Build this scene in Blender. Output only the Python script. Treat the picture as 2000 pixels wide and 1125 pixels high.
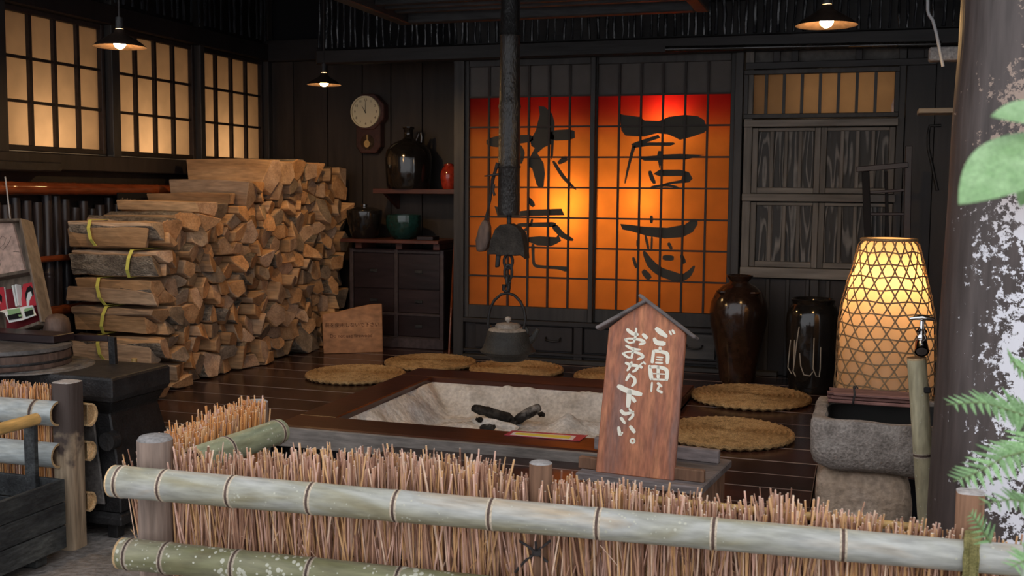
import bpy, bmesh, math, random
from mathutils import Vector, Matrix, noise
random.seed(11)
PI = math.pi
sc = bpy.context.scene
COL = sc.collection
for o in list(bpy.data.objects):
    bpy.data.objects.remove(o, do_unlink=True)

# ------------------------------------------------------------------ camera
F, CAMH = 2100.0, 1.12                     # focal length in pixels of a 2000 px frame; eye above the plank floor (z = 0)
YAW, PITCH, ROLL = [math.radians(a) for a in (17.85, 5.08, 0.49)]
def cam_axes():
    cy, sy = math.cos(YAW), math.sin(YAW)
    f = Vector((-sy, cy, 0)); r = Vector((cy, sy, 0)); u = Vector((0, 0, 1))
    cp, sp = math.cos(PITCH), math.sin(PITCH)
    f2 = cp*f - sp*u; u2 = cp*u + sp*f
    cr, sr = math.cos(ROLL), math.sin(ROLL)
    return cr*r + sr*u2, cr*u2 - sr*r, f2
CR, CU, CF = cam_axes()
CAM = Vector((0, 0, CAMH))
cd = bpy.data.cameras.new('camera'); cam = bpy.data.objects.new('camera', cd); COL.objects.link(cam)
cd.sensor_width = 36.0; cd.lens = F/2000*36.0; cd.clip_start = 0.05; cd.clip_end = 200
m3 = Matrix((CR, CU, -CF)).transposed()
cam.matrix_world = Matrix.Translation(CAM) @ m3.to_4x4()
sc.camera = cam
cd.dof.use_dof = True; cd.dof.focus_distance = 4.2; cd.dof.aperture_fstop = 7.0

# ------------------------------------------------------------------ world, exposure
w = bpy.data.worlds.new('overcast_sky'); sc.world = w; w.use_nodes = True
bg = w.node_tree.nodes['Background']
bg.inputs[0].default_value = (0.95, 0.96, 1.0, 1); bg.inputs[1].default_value = 1.25
vs = sc.view_settings
vs.view_transform = 'Standard'; vs.look = 'None'; vs.gamma = 1.0; vs.exposure = 0.12; vs.use_curve_mapping = False
try:                # keep the light paths short: dim interior, few mirrors
    cy = sc.cycles; cy.max_bounces = 6; cy.diffuse_bounces = 3; cy.glossy_bounces = 3; cy.transmission_bounces = 4
    cy.use_adaptive_sampling = True; cy.adaptive_threshold = 0.03; cy.use_denoising = True
except AttributeError:
    pass
BULB = 560.0        # strength of the pendant bulbs

# ------------------------------------------------------------------ measuring helpers (photo pixel -> point at a known place)
def ray(x, y): return CF + CR*((x-1000)/F) - CU*((y-562.5)/F)
def atY(x, y, Y): d = ray(x, y); return CAM + d*(Y/d.y)
def atX(x, y, X): d = ray(x, y); return CAM + d*(X/d.x)
def atZ(x, y, Z): d = ray(x, y); return CAM + d*((Z-CAMH)/d.z)
def onp(x, y, p, n): d = ray(x, y); return CAM + d*((p-CAM).dot(n)/d.dot(n))
R = random.uniform

# ------------------------------------------------------------------ materials
def new_mat(name):
    m = bpy.data.materials.new(name); m.use_nodes = True
    nt = m.node_tree; return m, nt, nt.nodes['Principled BSDF']
def mat(name, cols, scale=6, stretch=(1, 1, 1), rough=.6, bump=.15, detail=6, spec=.4, metal=0, var=.25, fine=.3, coat=0, dist=0.0, bdist=.01):
    m, nt, p = new_mat(name); N = nt.nodes.new; L = nt.links.new
    tc = N('ShaderNodeTexCoord'); oi = N('ShaderNodeObjectInfo')
    mul = N('ShaderNodeMath'); mul.operation = 'MULTIPLY'; mul.inputs[1].default_value = 37.0
    L(oi.outputs['Random'], mul.inputs[0])
    add = N('ShaderNodeVectorMath'); add.operation = 'ADD'
    L(tc.outputs['Object'], add.inputs[0]); L(mul.outputs[0], add.inputs[1])
    mp = N('ShaderNodeMapping'); mp.inputs['Scale'].default_value = stretch; L(add.outputs[0], mp.inputs[0])
    nz = N('ShaderNodeTexNoise'); nz.inputs['Scale'].default_value = scale; nz.inputs['Detail'].default_value = detail; nz.inputs['Distortion'].default_value = dist
    L(mp.outputs[0], nz.inputs['Vector'])
    rp = N('ShaderNodeValToRGB'); e = rp.color_ramp.elements
    n = len(cols)
    e[0].position = .28; e[0].color = (*cols[0], 1); e[1].position = .72; e[1].color = (*cols[-1], 1)
    for i in range(1, n-1):
        q = e.new(.28 + .44*i/(n-1)); q.color = (*cols[i], 1)
    L(nz.outputs[0], rp.inputs[0])
    n2 = N('ShaderNodeTexNoise'); n2.inputs['Scale'].default_value = scale*7; n2.inputs['Detail'].default_value = 3
    L(mp.outputs[0], n2.inputs['Vector'])
    mr = N('ShaderNodeMapRange'); mr.inputs[1].default_value = .3; mr.inputs[2].default_value = .7; mr.inputs[3].default_value = 1-fine; mr.inputs[4].default_value = 1+fine
    L(n2.outputs[0], mr.inputs[0])
    mr2 = N('ShaderNodeMapRange'); mr2.inputs[3].default_value = 1-var; mr2.inputs[4].default_value = 1+var
    L(oi.outputs['Random'], mr2.inputs[0])
    mm = N('ShaderNodeMath'); mm.operation = 'MULTIPLY'; L(mr.outputs[0], mm.inputs[0]); L(mr2.outputs[0], mm.inputs[1])
    hs = N('ShaderNodeHueSaturation'); L(rp.outputs[0], hs.inputs['Color']); L(mm.outputs[0], hs.inputs['Value'])
    L(hs.outputs[0], p.inputs['Base Color'])
    p.inputs['Roughness'].default_value = rough; p.inputs['Metallic'].default_value = metal
    p.inputs['Specular IOR Level'].default_value = spec; p.inputs['Coat Weight'].default_value = coat; p.inputs['Coat Roughness'].default_value = .15
    if bump:
        b = N('ShaderNodeBump'); b.inputs['Strength'].default_value = bump; b.inputs['Distance'].default_value = bdist
        ad = N('ShaderNodeMath'); ad.operation = 'ADD'; L(nz.outputs[0], ad.inputs[0]); L(n2.outputs[0], ad.inputs[1])
        L(ad.outputs[0], b.inputs['Height']); L(b.outputs[0], p.inputs['Normal'])
    return m
def paper(name, col, trans=.75, top=None, z0=0, z1=1):
    """paper that lets the light of the lamps behind it through; top = second dye colour above z1 (world height)"""
    m, nt, p = new_mat(name); N = nt.nodes.new; L = nt.links.new
    tr = N('ShaderNodeBsdfTranslucent'); df = N('ShaderNodeBsdfDiffuse'); mx = N('ShaderNodeMixShader'); mx.inputs[0].default_value = trans
    nz = N('ShaderNodeTexNoise'); nz.inputs['Scale'].default_value = 9; nz.inputs['Detail'].default_value = 5
    g = N('ShaderNodeNewGeometry'); L(g.outputs['Position'], nz.inputs['Vector'])
    mr = N('ShaderNodeMapRange'); mr.inputs[3].default_value = .85; mr.inputs[4].default_value = 1.15; L(nz.outputs[0], mr.inputs[0])
    hs = N('ShaderNodeHueSaturation'); hs.inputs['Color'].default_value = (*col, 1); L(mr.outputs[0], hs.inputs['Value'])
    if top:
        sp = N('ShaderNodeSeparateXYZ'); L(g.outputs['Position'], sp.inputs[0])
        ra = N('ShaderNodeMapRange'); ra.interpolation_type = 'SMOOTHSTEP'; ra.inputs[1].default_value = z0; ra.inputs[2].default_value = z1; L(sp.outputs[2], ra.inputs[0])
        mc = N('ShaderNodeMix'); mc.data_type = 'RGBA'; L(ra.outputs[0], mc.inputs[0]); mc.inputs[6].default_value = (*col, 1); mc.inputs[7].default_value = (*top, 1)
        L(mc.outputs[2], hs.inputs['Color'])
    L(hs.outputs[0], tr.inputs[0])
    d2 = N('ShaderNodeHueSaturation'); d2.inputs['Value'].default_value = .55; L(hs.outputs[0], d2.inputs['Color']); L(d2.outputs[0], df.inputs[0])
    L(df.outputs[0], mx.inputs[1]); L(tr.outputs[0], mx.inputs[2])
    L(mx.outputs[0], nt.nodes['Material Output'].inputs[0]); nt.nodes.remove(p)
    return m
def emit(name, col, s):
    m, nt, p = new_mat(name)
    p.inputs['Base Color'].default_value = (0, 0, 0, 1); p.inputs['Emission Color'].default_value = (*col, 1); p.inputs['Emission Strength'].default_value = s
    return m
def plain(name, col, rough=.6, spec=.3, metal=0):
    m, nt, p = new_mat(name)
    p.inputs['Base Color'].default_value = (*col, 1); p.inputs['Roughness'].default_value = rough; p.inputs['Specular IOR Level'].default_value = spec; p.inputs['Metallic'].default_value = metal
    return m
def cathedral(name, dark, light):
    """old cedar boards with raised pale grain lines"""
    m, nt, p = new_mat(name); N = nt.nodes.new; L = nt.links.new
    tc = N('ShaderNodeTexCoord'); oi = N('ShaderNodeObjectInfo')
    mul = N('ShaderNodeMath'); mul.operation = 'MULTIPLY'; mul.inputs[1].default_value = 53.0; L(oi.outputs['Random'], mul.inputs[0])
    add = N('ShaderNodeVectorMath'); add.operation = 'ADD'; L(tc.outputs['Object'], add.inputs[0]); L(mul.outputs[0], add.inputs[1])
    mp = N('ShaderNodeMapping'); mp.inputs['Scale'].default_value = (9, 1, 1.0); L(add.outputs[0], mp.inputs[0])
    nz = N('ShaderNodeTexNoise'); nz.inputs['Scale'].default_value = 1.3; nz.inputs['Detail'].default_value = 1.5; L(mp.outputs[0], nz.inputs['Vector'])
    m2 = N('ShaderNodeMath'); m2.operation = 'MULTIPLY'; m2.inputs[1].default_value = 48; L(nz.outputs[0], m2.inputs[0])
    s = N('ShaderNodeMath'); s.operation = 'SINE'; L(m2.outputs[0], s.inputs[0])
    rp = N('ShaderNodeValToRGB'); e = rp.color_ramp.elements; e[0].position = .66; e[0].color = (*dark, 1); e[1].position = 1.0; e[1].color = (*light, 1)
    mr = N('ShaderNodeMapRange'); mr.inputs[1].default_value = -1; L(s.outputs[0], mr.inputs[0]); L(mr.outputs[0], rp.inputs[0])
    n2 = N('ShaderNodeTexNoise'); n2.inputs['Scale'].default_value = 14; L(tc.outputs['Object'], n2.inputs['Vector'])
    mx = N('ShaderNodeMix'); mx.data_type = 'RGBA'; L(n2.outputs[0], mx.inputs[0]); L(rp.outputs[0], mx.inputs[6]); mx.inputs[7].default_value = (*dark, 1)
    L(mx.outputs[2], p.inputs['Base Color']); p.inputs['Roughness'].default_value = .55
    b = N('ShaderNodeBump'); b.inputs['Strength'].default_value = .5; b.inputs['Distance'].default_value = .004; L(mr.outputs[0], b.inputs['Height']); L(b.outputs[0], p.inputs['Normal'])
    return m

M = {}
M['dark'] = mat('soot_dark_wood', [(.009, .0075, .008), (.020, .015, .0145)], 4, (1, 1, .15), .5, .2)
M['darkx'] = mat('soot_dark_beam', [(.010, .009, .010), (.023, .019, .019)], 4, (.15, 1, 1), .5, .2)
M['soot'] = plain('sooty_black', (.008, .008, .010), .7, .2)  # soot, also painted shade under the floor and on the basin water
M['wallb'] = mat('brown_black_wall_board', [(.019, .0135, .011), (.036, .025, .020)], 3, (1, 1, .12), .55, .15)
M['greywood'] = mat('weathered_grey_wood', [(.075, .068, .060), (.18, .162, .145)], 5, (1, 1, .1), .6, .3)
M['greywoodx'] = mat('weathered_grey_rail', [(.095, .085, .075), (.21, .19, .168)], 5, (.1, 1, 1), .6, .3)
M['cedar'] = cathedral('old_cedar_board', (.010, .0095, .009), (.28, .26, .24))
M['jamb'] = mat('door_frame_wood', [(.020, .018, .018), (.043, .038, .036)], 5, (1, 1, .1), .5, .2)
M['muntin'] = mat('dark_lattice_bar', [(.016, .010, .009), (.032, .020, .016)], 5, (1, 1, 1), .6, .1)
M['floor'] = mat('lacquered_dark_plank', [(.022, .008, .007), (.050, .018, .014)], 5, (.12, 1, 1), .22, .12, spec=.5, var=.3, fine=.25, bdist=.003)
M['arris'] = plain('worn_plank_edge', (.20, .15, .13), .5)  # pale tone on the bevelled plank edges
M['frame'] = mat('hearth_frame_wood', [(.030, .010, .007), (.070, .023, .013)], 5, (.12, 1, 1), .3, .15, bdist=.004)
M['fascia'] = mat('bleached_grey_beam', [(.11, .095, .085), (.21, .185, .165)], 7, (.25, 1, 1), .8, .5, fine=.25, dist=.8)
M['ash'] = mat('grey_ash', [(.42, .40, .375), (.58, .56, .53), (.68, .66, .63)], 7, (1, 1, 1), .95, .6, spec=.1, fine=.18)
M['charash'] = mat('half_burnt_wood', [(.010, .009, .009), (.020, .018, .017), (.045, .042, .04), (.42, .40, .38)], 9, (1, 1, 1), .9, .7, spec=.1)
M['char'] = mat('charcoal', [(.012, .011, .010), (.05, .045, .04)], 20, (1, 1, 1), .8, .6)
M['logend'] = mat('log_end_grain', [(.29, .145, .062), (.47, .255, .12), (.58, .34, .175)], 14, (1, 1, 1), .85, .35, var=.38, fine=.22)
M['logend2'] = mat('pinkish_log_end', [(.27, .165, .105), (.44, .29, .195), (.53, .37, .26)], 14, (1, 1, 1), .85, .4, var=.3, fine=.22)  # pinkish cast of daylight mixed into the end colour
M['logend3'] = mat('daylit_grey_log_end', [(.15, .11, .08), (.28, .205, .145), (.36, .28, .205)], 12, (1, 1, 1), .9, .4, var=.3, fine=.25)  # greyish cast of daylight mixed into the end colour
M['logside2'] = mat('pale_split_side', [(.30, .185, .11), (.48, .32, .20), (.56, .40, .27)], 9, (.15, 1, 1), .8, .5, var=.25, fine=.25)
M['logside'] = mat('split_log_side', [(.27, .145, .065), (.44, .26, .13), (.52, .33, .18)], 9, (.15, 1, 1), .8, .45, var=.33, fine=.25)
M['bark'] = mat('log_bark', [(.07, .055, .043), (.17, .14, .11), (.30, .26, .21)], 22, (.5, 1, 1), .95, .9, var=.3, fine=.45, dist=1.0)
M['band'] = plain('yellow_plastic_band', (.78, .74, .16), .45)
M['twig'] = [mat('twig_%s' % n, [c, tuple(min(1, v*1.35) for v in c)], 30, (1, 1, .2), .8, 0, var=0, fine=.2) for n, c in
             (('brown', (.44, .25, .165)), ('pink', (.66, .42, .33)), ('tan', (.62, .37, .18)), ('pale', (.76, .54, .40)), ('dark', (.22, .11, .07)), ('tip', (.88, .72, .60)), ('orange', (.58, .26, .085)))]
def bamboo_mat(name, c, spot, stretch=(.2, 1, 1), rough=.45):
    m = mat(name, c, 11, stretch, rough, .12, var=.1, fine=.22, bdist=.003, dist=.6)
    nt = m.node_tree; N = nt.nodes.new; L = nt.links.new; p = nt.nodes['Principled BSDF']
    src = p.inputs['Base Color'].links[0].from_socket
    tc = N('ShaderNodeTexCoord'); v = N('ShaderNodeTexVoronoi'); v.inputs['Scale'].default_value = 70; L(tc.outputs['Object'], v.inputs['Vector'])
    nz = N('ShaderNodeTexNoise'); nz.inputs['Scale'].default_value = 9; nz.inputs['Detail'].default_value = 4; L(tc.outputs['Object'], nz.inputs['Vector'])
    mr = N('ShaderNodeMapRange'); mr.inputs[1].default_value = .42; mr.inputs[2].default_value = .70; mr.inputs[3].default_value = .05; mr.inputs[4].default_value = spot; L(nz.outputs[0], mr.inputs[0])
    lt = N('ShaderNodeMath'); lt.operation = 'LESS_THAN'; L(v.outputs['Distance'], lt.inputs[0]); L(mr.outputs[0], lt.inputs[1])
    mx = N('ShaderNodeMix'); mx.data_type = 'RGBA'; L(lt.outputs[0], mx.inputs[0]); L(src, mx.inputs[6]); mx.inputs[7].default_value = (.50, .50, .41, 1)
    L(mx.outputs[2], p.inputs['Base Color'])
    return m
M['bamboo'] = bamboo_mat('weathered_green_bamboo', [(.19, .145, .08), (.27, .25, .165), (.34, .34, .285), (.39, .395, .37), (.40, .32, .225)], .26)
M['bamboo2'] = bamboo_mat('lichened_green_bamboo', [(.14, .11, .055), (.20, .20, .105), (.27, .26, .17), (.31, .23, .15)], .62)
M['bamboo3'] = bamboo_mat('mossy_bamboo', [(.16, .16, .075), (.27, .30, .20), (.34, .34, .20)], .25, (1, .2, 1))
M['bamboo4'] = bamboo_mat('pale_blue_bamboo', [(.32, .36, .35), (.46, .50, .50), (.50, .50, .44)], .15)
M['bamboo5'] = bamboo_mat('vertical_pale_bamboo', [(.34, .30, .19), (.46, .42, .28), (.52, .47, .34)], .2, (1, 1, .2))
M['node'] = mat('bamboo_node_ring', [(.055, .035, .03), (.14, .09, .07)], 30, rough=.7, bump=.2)
M['nodepale'] = mat('bamboo_node_pale', [(.40, .33, .24), (.52, .45, .35)], 30, rough=.6, bump=.1)
M['cut'] = mat('bamboo_cut_end', [(.50, .32, .15), (.68, .48, .27)], 20, rough=.7, bump=.1)
M['hollow'] = plain('bamboo_hollow', (.12, .07, .035), .8)
M['bamboolac'] = mat('lacquered_red_bamboo', [(.13, .026, .010), (.22, .055, .018)], 6, (1, .2, 1), .14, .05, spec=.6)
M['bamboodk'] = mat('smoked_bamboo', [(.016, .014, .017), (.045, .035, .036)], 5, (1, 1, .15), .3, .1)
M['smoketube'] = mat('sooty_bamboo_tube', [(.010, .010, .011), (.030, .028, .027)], 16, (1, 1, .4), .38, .5, spec=.5)
M['lattice'] = mat('sooty_lattice_wood', [(.020, .020, .022), (.050, .048, .050)], 6, (.3, .3, 1), .5, .2)
M['rodk'] = mat('sooty_roof_bamboo', [(.010, .011, .014), (.030, .031, .036)], 9, (1, .3, .3), .20, .3, spec=.6)
M['post'] = mat('weathered_post', [(.15, .105, .082), (.28, .20, .158), (.38, .29, .24)], 9, (1, 1, .1), .85, .6, fine=.3)
M['postend'] = mat('post_end_grain', [(.24, .23, .225), (.42, .40, .39)], 12, rough=.9, bump=.5)
M['postred'] = mat('reddish_post', [(.17, .085, .05), (.30, .17, .105)], 9, (1, 1, .1), .85, .5)
M['postblk'] = mat('charred_post', [(.06, .045, .04), (.16, .115, .085), (.40, .31, .22)], 5, (1, 1, .35), .8, .5)
M['signwood'] = mat('red_brown_sign_board', [(.19, .12, .105), (.35, .125, .066), (.52, .21, .10)], 11, (1.4, 1, .07), .5, .3, var=.0, fine=.3, dist=.5)
M['signgrey'] = mat('sign_grey_wood', [(.11, .098, .094), (.24, .20, .195)], 9, (.2, 1, 1), .75, .4)
M['white'] = plain('white_brush_paint', (.86, .83, .70), .6)
M['ink'] = plain('dark_ink', (.050, .047, .040), .7)
M['iron'] = mat('black_cast_iron', [(.012, .012, .013), (.034, .033, .034)], 14, rough=.5, bump=.3, metal=.2)
M['irongrey'] = mat('grey_kettle_iron', [(.016, .017, .017), (.036, .036, .034)], 22, rough=.6, bump=.5)
M['kettletop'] = mat('dusty_kettle_top', [(.22, .19, .16), (.34, .30, .26)], 14, rough=.7, bump=.2)
M['glazeblack'] = mat('black_glaze', [(.006, .006, .007), (.020, .017, .015)], 5, rough=.12, bump=.05, spec=.6)
M['glazebrown'] = mat('brown_black_glaze', [(.010, .007, .006), (.045, .020, .011)], 4, rough=.16, bump=.08, spec=.6)
M['glazered'] = mat('red_lacquer', [(.20, .015, .008), (.32, .035, .018)], 6, rough=.13, bump=.02, spec=.6)
M['glazegreen'] = mat('dark_green_glaze', [(.006, .028, .026), (.014, .050, .045)], 6, rough=.12, bump=.02, spec=.6)
M['shelf'] = mat('red_brown_shelf', [(.06, .018, .013), (.11, .036, .024)], 5, (.2, 1, 1), .4, .1)
M['cab'] = mat('dark_tansu_wood', [(.012, .007, .009), (.026, .015, .016)], 5, (.2, 1, 1), .35, .1)
M['cabedge'] = mat('tansu_edge', [(.035, .025, .028), (.06, .045, .046)], 5, rough=.4, bump=.1)
M['mat'] = mat('woven_rush', [(.25, .145, .055), (.44, .27, .115), (.52, .34, .16)], 26, rough=.9, bump=.8, var=.1, fine=.35)
M['brownboard'] = mat('orange_cedar_board', [(.28, .12, .05), (.40, .19, .085), (.46, .23, .11)], 4, (.12, 1, 1), .5, .1, var=0)
M['burn'] = plain('burnt_lettering', (.085, .03, .014), .8)
M['cream'] = plain('clock_face_cream', (.74, .64, .43), .5)
M['brass'] = plain('brass', (.75, .58, .28), .25, .5, 1)
M['chrome'] = plain('chrome', (.72, .72, .72), .12, .5, 1)
M['clockwood'] = mat('clock_case_wood', [(.045, .016, .013), (.085, .032, .026)], 6, rough=.35, bump=.1)
M['stone'] = mat('grey_brown_stone', [(.15, .128, .112), (.25, .217, .192), (.33, .295, .265)], 16, rough=.95, bump=.6, fine=.3, var=.05, bdist=.012)
M['shadestone'] = plain('wet_black_stone', (.022, .020, .018), .5)  # shade inside the basin, painted as near-black stone
M['stonetan'] = mat('tan_stone_block', [(.23, .185, .15), (.36, .27, .195), (.42, .33, .26)], 8, rough=.95, bump=.6, fine=.25, var=.05, bdist=.012)
M['earth'] = mat('damp_stone_ground', [(.13, .12, .11), (.24, .22, .205), (.32, .295, .28)], 5, rough=.9, bump=.7, fine=.25, var=0, bdist=.02)
M['crate'] = mat('black_painted_board', [(.012, .013, .015), (.030, .033, .035), (.075, .08, .077)], 12, (1, .3, 1), .7, .4, fine=.4)
M['yellowbam'] = mat('yellow_bamboo', [(.52, .31, .10), (.66, .44, .17)], 7, (1, .2, 1), .4, .05)
M['tub'] = mat('old_tub_wood', [(.07, .042, .032), (.17, .11, .085)], 7, (1, 1, .3), .6, .4)
M['tublid'] = mat('tub_lid_wood', [(.05, .047, .047), (.15, .14, .137)], 7, rough=.6, bump=.3)
M['plate'] = mat('dusty_iron_plate', [(.07, .065, .062), (.18, .165, .155)], 11, rough=.6, bump=.3)
M['rack'] = mat('rack_wood', [(.085, .065, .05), (.19, .15, .115)], 6, (1, 1, .2), .6, .2)
M['pinkboard'] = mat('pinkish_map_board', [(.58, .39, .31), (.68, .48, .40)], 4, rough=.7, bump=.05)
M['bookred'] = plain('red_book_cover', (.55, .045, .06), .35)
M['bookwhite'] = plain('book_pages', (.80, .80, .76), .6)
M['bookblack'] = plain('book_black', (.015, .015, .016), .35)
M['bookgreen'] = plain('book_green_photo', (.25, .42, .22), .4)
M['darkred'] = plain('dark_red_board', (.20, .02, .028), .5)
M['strip'] = mat('basket_bamboo_strip', [(.17, .115, .06), (.30, .215, .125)], 18, rough=.6, bump=.1, var=0)
M['rope'] = mat('black_twine', [(.018, .016, .016), (.05, .045, .045)], 40, rough=.9, bump=.3)
M['ropey'] = mat('mossy_straw_rope', [(.17, .16, .05), (.34, .30, .12)], 40, rough=.9, bump=.5)
M['reed'] = mat('red_brown_reed', [(.10, .042, .036), (.25, .125, .105)], 14, (.2, 1, 1), .7, .2, var=.35)
M['noticey'] = plain('notice_yellow', (.78, .68, .10), .4)
M['noticew'] = plain('notice_white', (.75, .70, .70), .4)
M['noticer'] = plain('notice_red', (.42, .06, .08), .4)
M['leaf'] = mat('fern_green', [(.10, .22, .065), (.20, .36, .15), (.30, .46, .24)], 12, rough=.5, bump=.05, var=.25)
M['leafbig'] = mat('broad_leaf_green', [(.16, .30, .12), (.28, .44, .22)], 8, rough=.4, bump=.05, var=.15)
M['stem'] = plain('green_stem', (.16, .22, .09), .6)
M['mint'] = mat('pale_green_stalk', [(.34, .43, .34), (.44, .52, .42)], 5, rough=.5, bump=.03)
M['steelwire'] = plain('pale_cable', (.45, .45, .46), .4)
M['shade'] = mat('brown_enamel_shade', [(.020, .014, .011), (.05, .032, .024)], 9, rough=.35, bump=.05, metal=.3)
M['greypaper'] = mat('grey_paper', [(.085, .076, .072), (.115, .105, .10)], 3, rough=.9, bump=.02, var=.06, fine=.05)
M['plaster'] = mat('dim_plaster', [(.095, .088, .082), (.125, .115, .108)], 3, rough=.9, bump=.05)
M['boxwall'] = plain('lit_room_plaster', (.26, .21, .16), .9)  # inside of the boxes added behind the paper panes
M['drawer'] = mat('grey_brown_drawer', [(.040, .036, .034), (.070, .063, .058)], 5, (.15, 1, 1), .5, .1)
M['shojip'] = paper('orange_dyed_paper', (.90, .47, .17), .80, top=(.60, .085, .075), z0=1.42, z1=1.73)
M['winp'] = paper('window_paper', (.87, .69, .51), .8)
M['tranp'] = paper('transom_paper', (.80, .62, .42), .8)
M['lampp'] = paper('lantern_paper', (.84, .71, .56), .58)
M['bulb'] = emit('warm_bulb_glass', (1.0, .60, .24), BULB)
M['bulbin'] = emit('lantern_bulb_glass', (1.0, .50, .17), 56)
M['marking'] = plain('pale_glaze_drip', (.42, .38, .32), .4)

def charred_post_mat():
    m = mat('charred_head_post', [(.30, .22, .145), (.46, .36, .25)], 8, (1, 1, .1), .8, .5, var=0)
    nt = m.node_tree; N = nt.nodes.new; L = nt.links.new; p = nt.nodes['Principled BSDF']; src = p.inputs['Base Color'].links[0].from_socket
    tc = N('ShaderNodeTexCoord'); sp = N('ShaderNodeSeparateXYZ'); L(tc.outputs['Object'], sp.inputs[0])
    n1 = N('ShaderNodeTexNoise'); n1.inputs['Scale'].default_value = 14; n1.inputs['Detail'].default_value = 6; L(tc.outputs['Object'], n1.inputs['Vector'])
    a = N('ShaderNodeMath'); a.operation = 'MULTIPLY_ADD'; L(n1.outputs[0], a.inputs[0]); a.inputs[1].default_value = .45; L(sp.outputs[2], a.inputs[2])
    r = N('ShaderNodeMapRange'); r.inputs[1].default_value = .66; r.inputs[2].default_value = .74; L(a.outputs[0], r.inputs[0])
    mx = N('ShaderNodeMix'); mx.data_type = 'RGBA'; L(r.outputs[0], mx.inputs[0]); L(src, mx.inputs[6]); mx.inputs[7].default_value = (.075, .055, .048, 1)
    L(mx.outputs[2], p.inputs['Base Color']); return m
M['postblk'] = charred_post_mat()

# pillar: dark wood with flaking white lime on its outer side
def pillar_mat():
    m = mat('dark_log_pillar', [(.040, .030, .029), (.075, .058, .055), (.10, .082, .078)], 5, (1, 1, .12), .55, .3, var=0)
    nt = m.node_tree; N = nt.nodes.new; L = nt.links.new; p = nt.nodes['Principled BSDF']
    src = p.inputs['Base Color'].links[0].from_socket
    tc = N('ShaderNodeTexCoord'); sp = N('ShaderNodeSeparateXYZ'); L(tc.outputs['Object'], sp.inputs[0])
    n1 = N('ShaderNodeTexNoise'); n1.inputs['Scale'].default_value = 5.5; n1.inputs['Detail'].default_value = 8; n1.inputs['Roughness'].default_value = .62; L(tc.outputs['Object'], n1.inputs['Vector'])
    n2 = N('ShaderNodeTexNoise'); n2.inputs['Scale'].default_value = 45; n2.inputs['Detail'].default_value = 5; n2.inputs['Roughness'].default_value = .7; L(tc.outputs['Object'], n2.inputs['Vector'])
    a = N('ShaderNodeMath'); a.operation = 'MULTIPLY_ADD'; L(n2.outputs[0], a.inputs[0]); a.inputs[1].default_value = 1.15; L(n1.outputs[0], a.inputs[2])
    # lime lies on the side turned to +x; limit in height too
    xr = N('ShaderNodeMapRange'); xr.inputs[1].default_value = -.19; xr.inputs[2].default_value = -.03; xr.inputs[3].default_value = -.36; xr.inputs[4].default_value = .015; L(sp.outputs[0], xr.inputs[0])
    zr = N('ShaderNodeMapRange'); zr.inputs[1].default_value = 1.40; zr.inputs[2].default_value = 1.95; zr.inputs[3].default_value = .0; zr.inputs[4].default_value = -.55; L(sp.outputs[2], zr.inputs[0])
    b = N('ShaderNodeMath'); b.operation = 'ADD'; L(a.outputs[0], b.inputs[0]); L(xr.outputs[0], b.inputs[1])
    c = N('ShaderNodeMath'); c.operation = 'ADD'; L(b.outputs[0], c.inputs[0]); L(zr.outputs[0], c.inputs[1])
    gt = N('ShaderNodeMapRange'); gt.inputs[1].default_value = 1.035; gt.inputs[2].default_value = 1.075; L(c.outputs[0], gt.inputs[0])
    cz = N('ShaderNodeMapRange'); cz.inputs[1].default_value = .98; cz.inputs[2].default_value = 1.22; L(sp.outputs[2], cz.inputs[0])
    cc = N('ShaderNodeMix'); cc.data_type = 'RGBA'; L(cz.outputs[0], cc.inputs[0]); cc.inputs[6].default_value = (.80, .80, .86, 1); cc.inputs[7].default_value = (.40, .30, .245, 1)
    mx = N('ShaderNodeMix'); mx.data_type = 'RGBA'; L(gt.outputs[0], mx.inputs[0]); L(src, mx.inputs[6]); L(cc.outputs[2], mx.inputs[7])
    L(mx.outputs[2], p.inputs['Base Color'])
    return m
M['pillar'] = pillar_mat()

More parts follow.
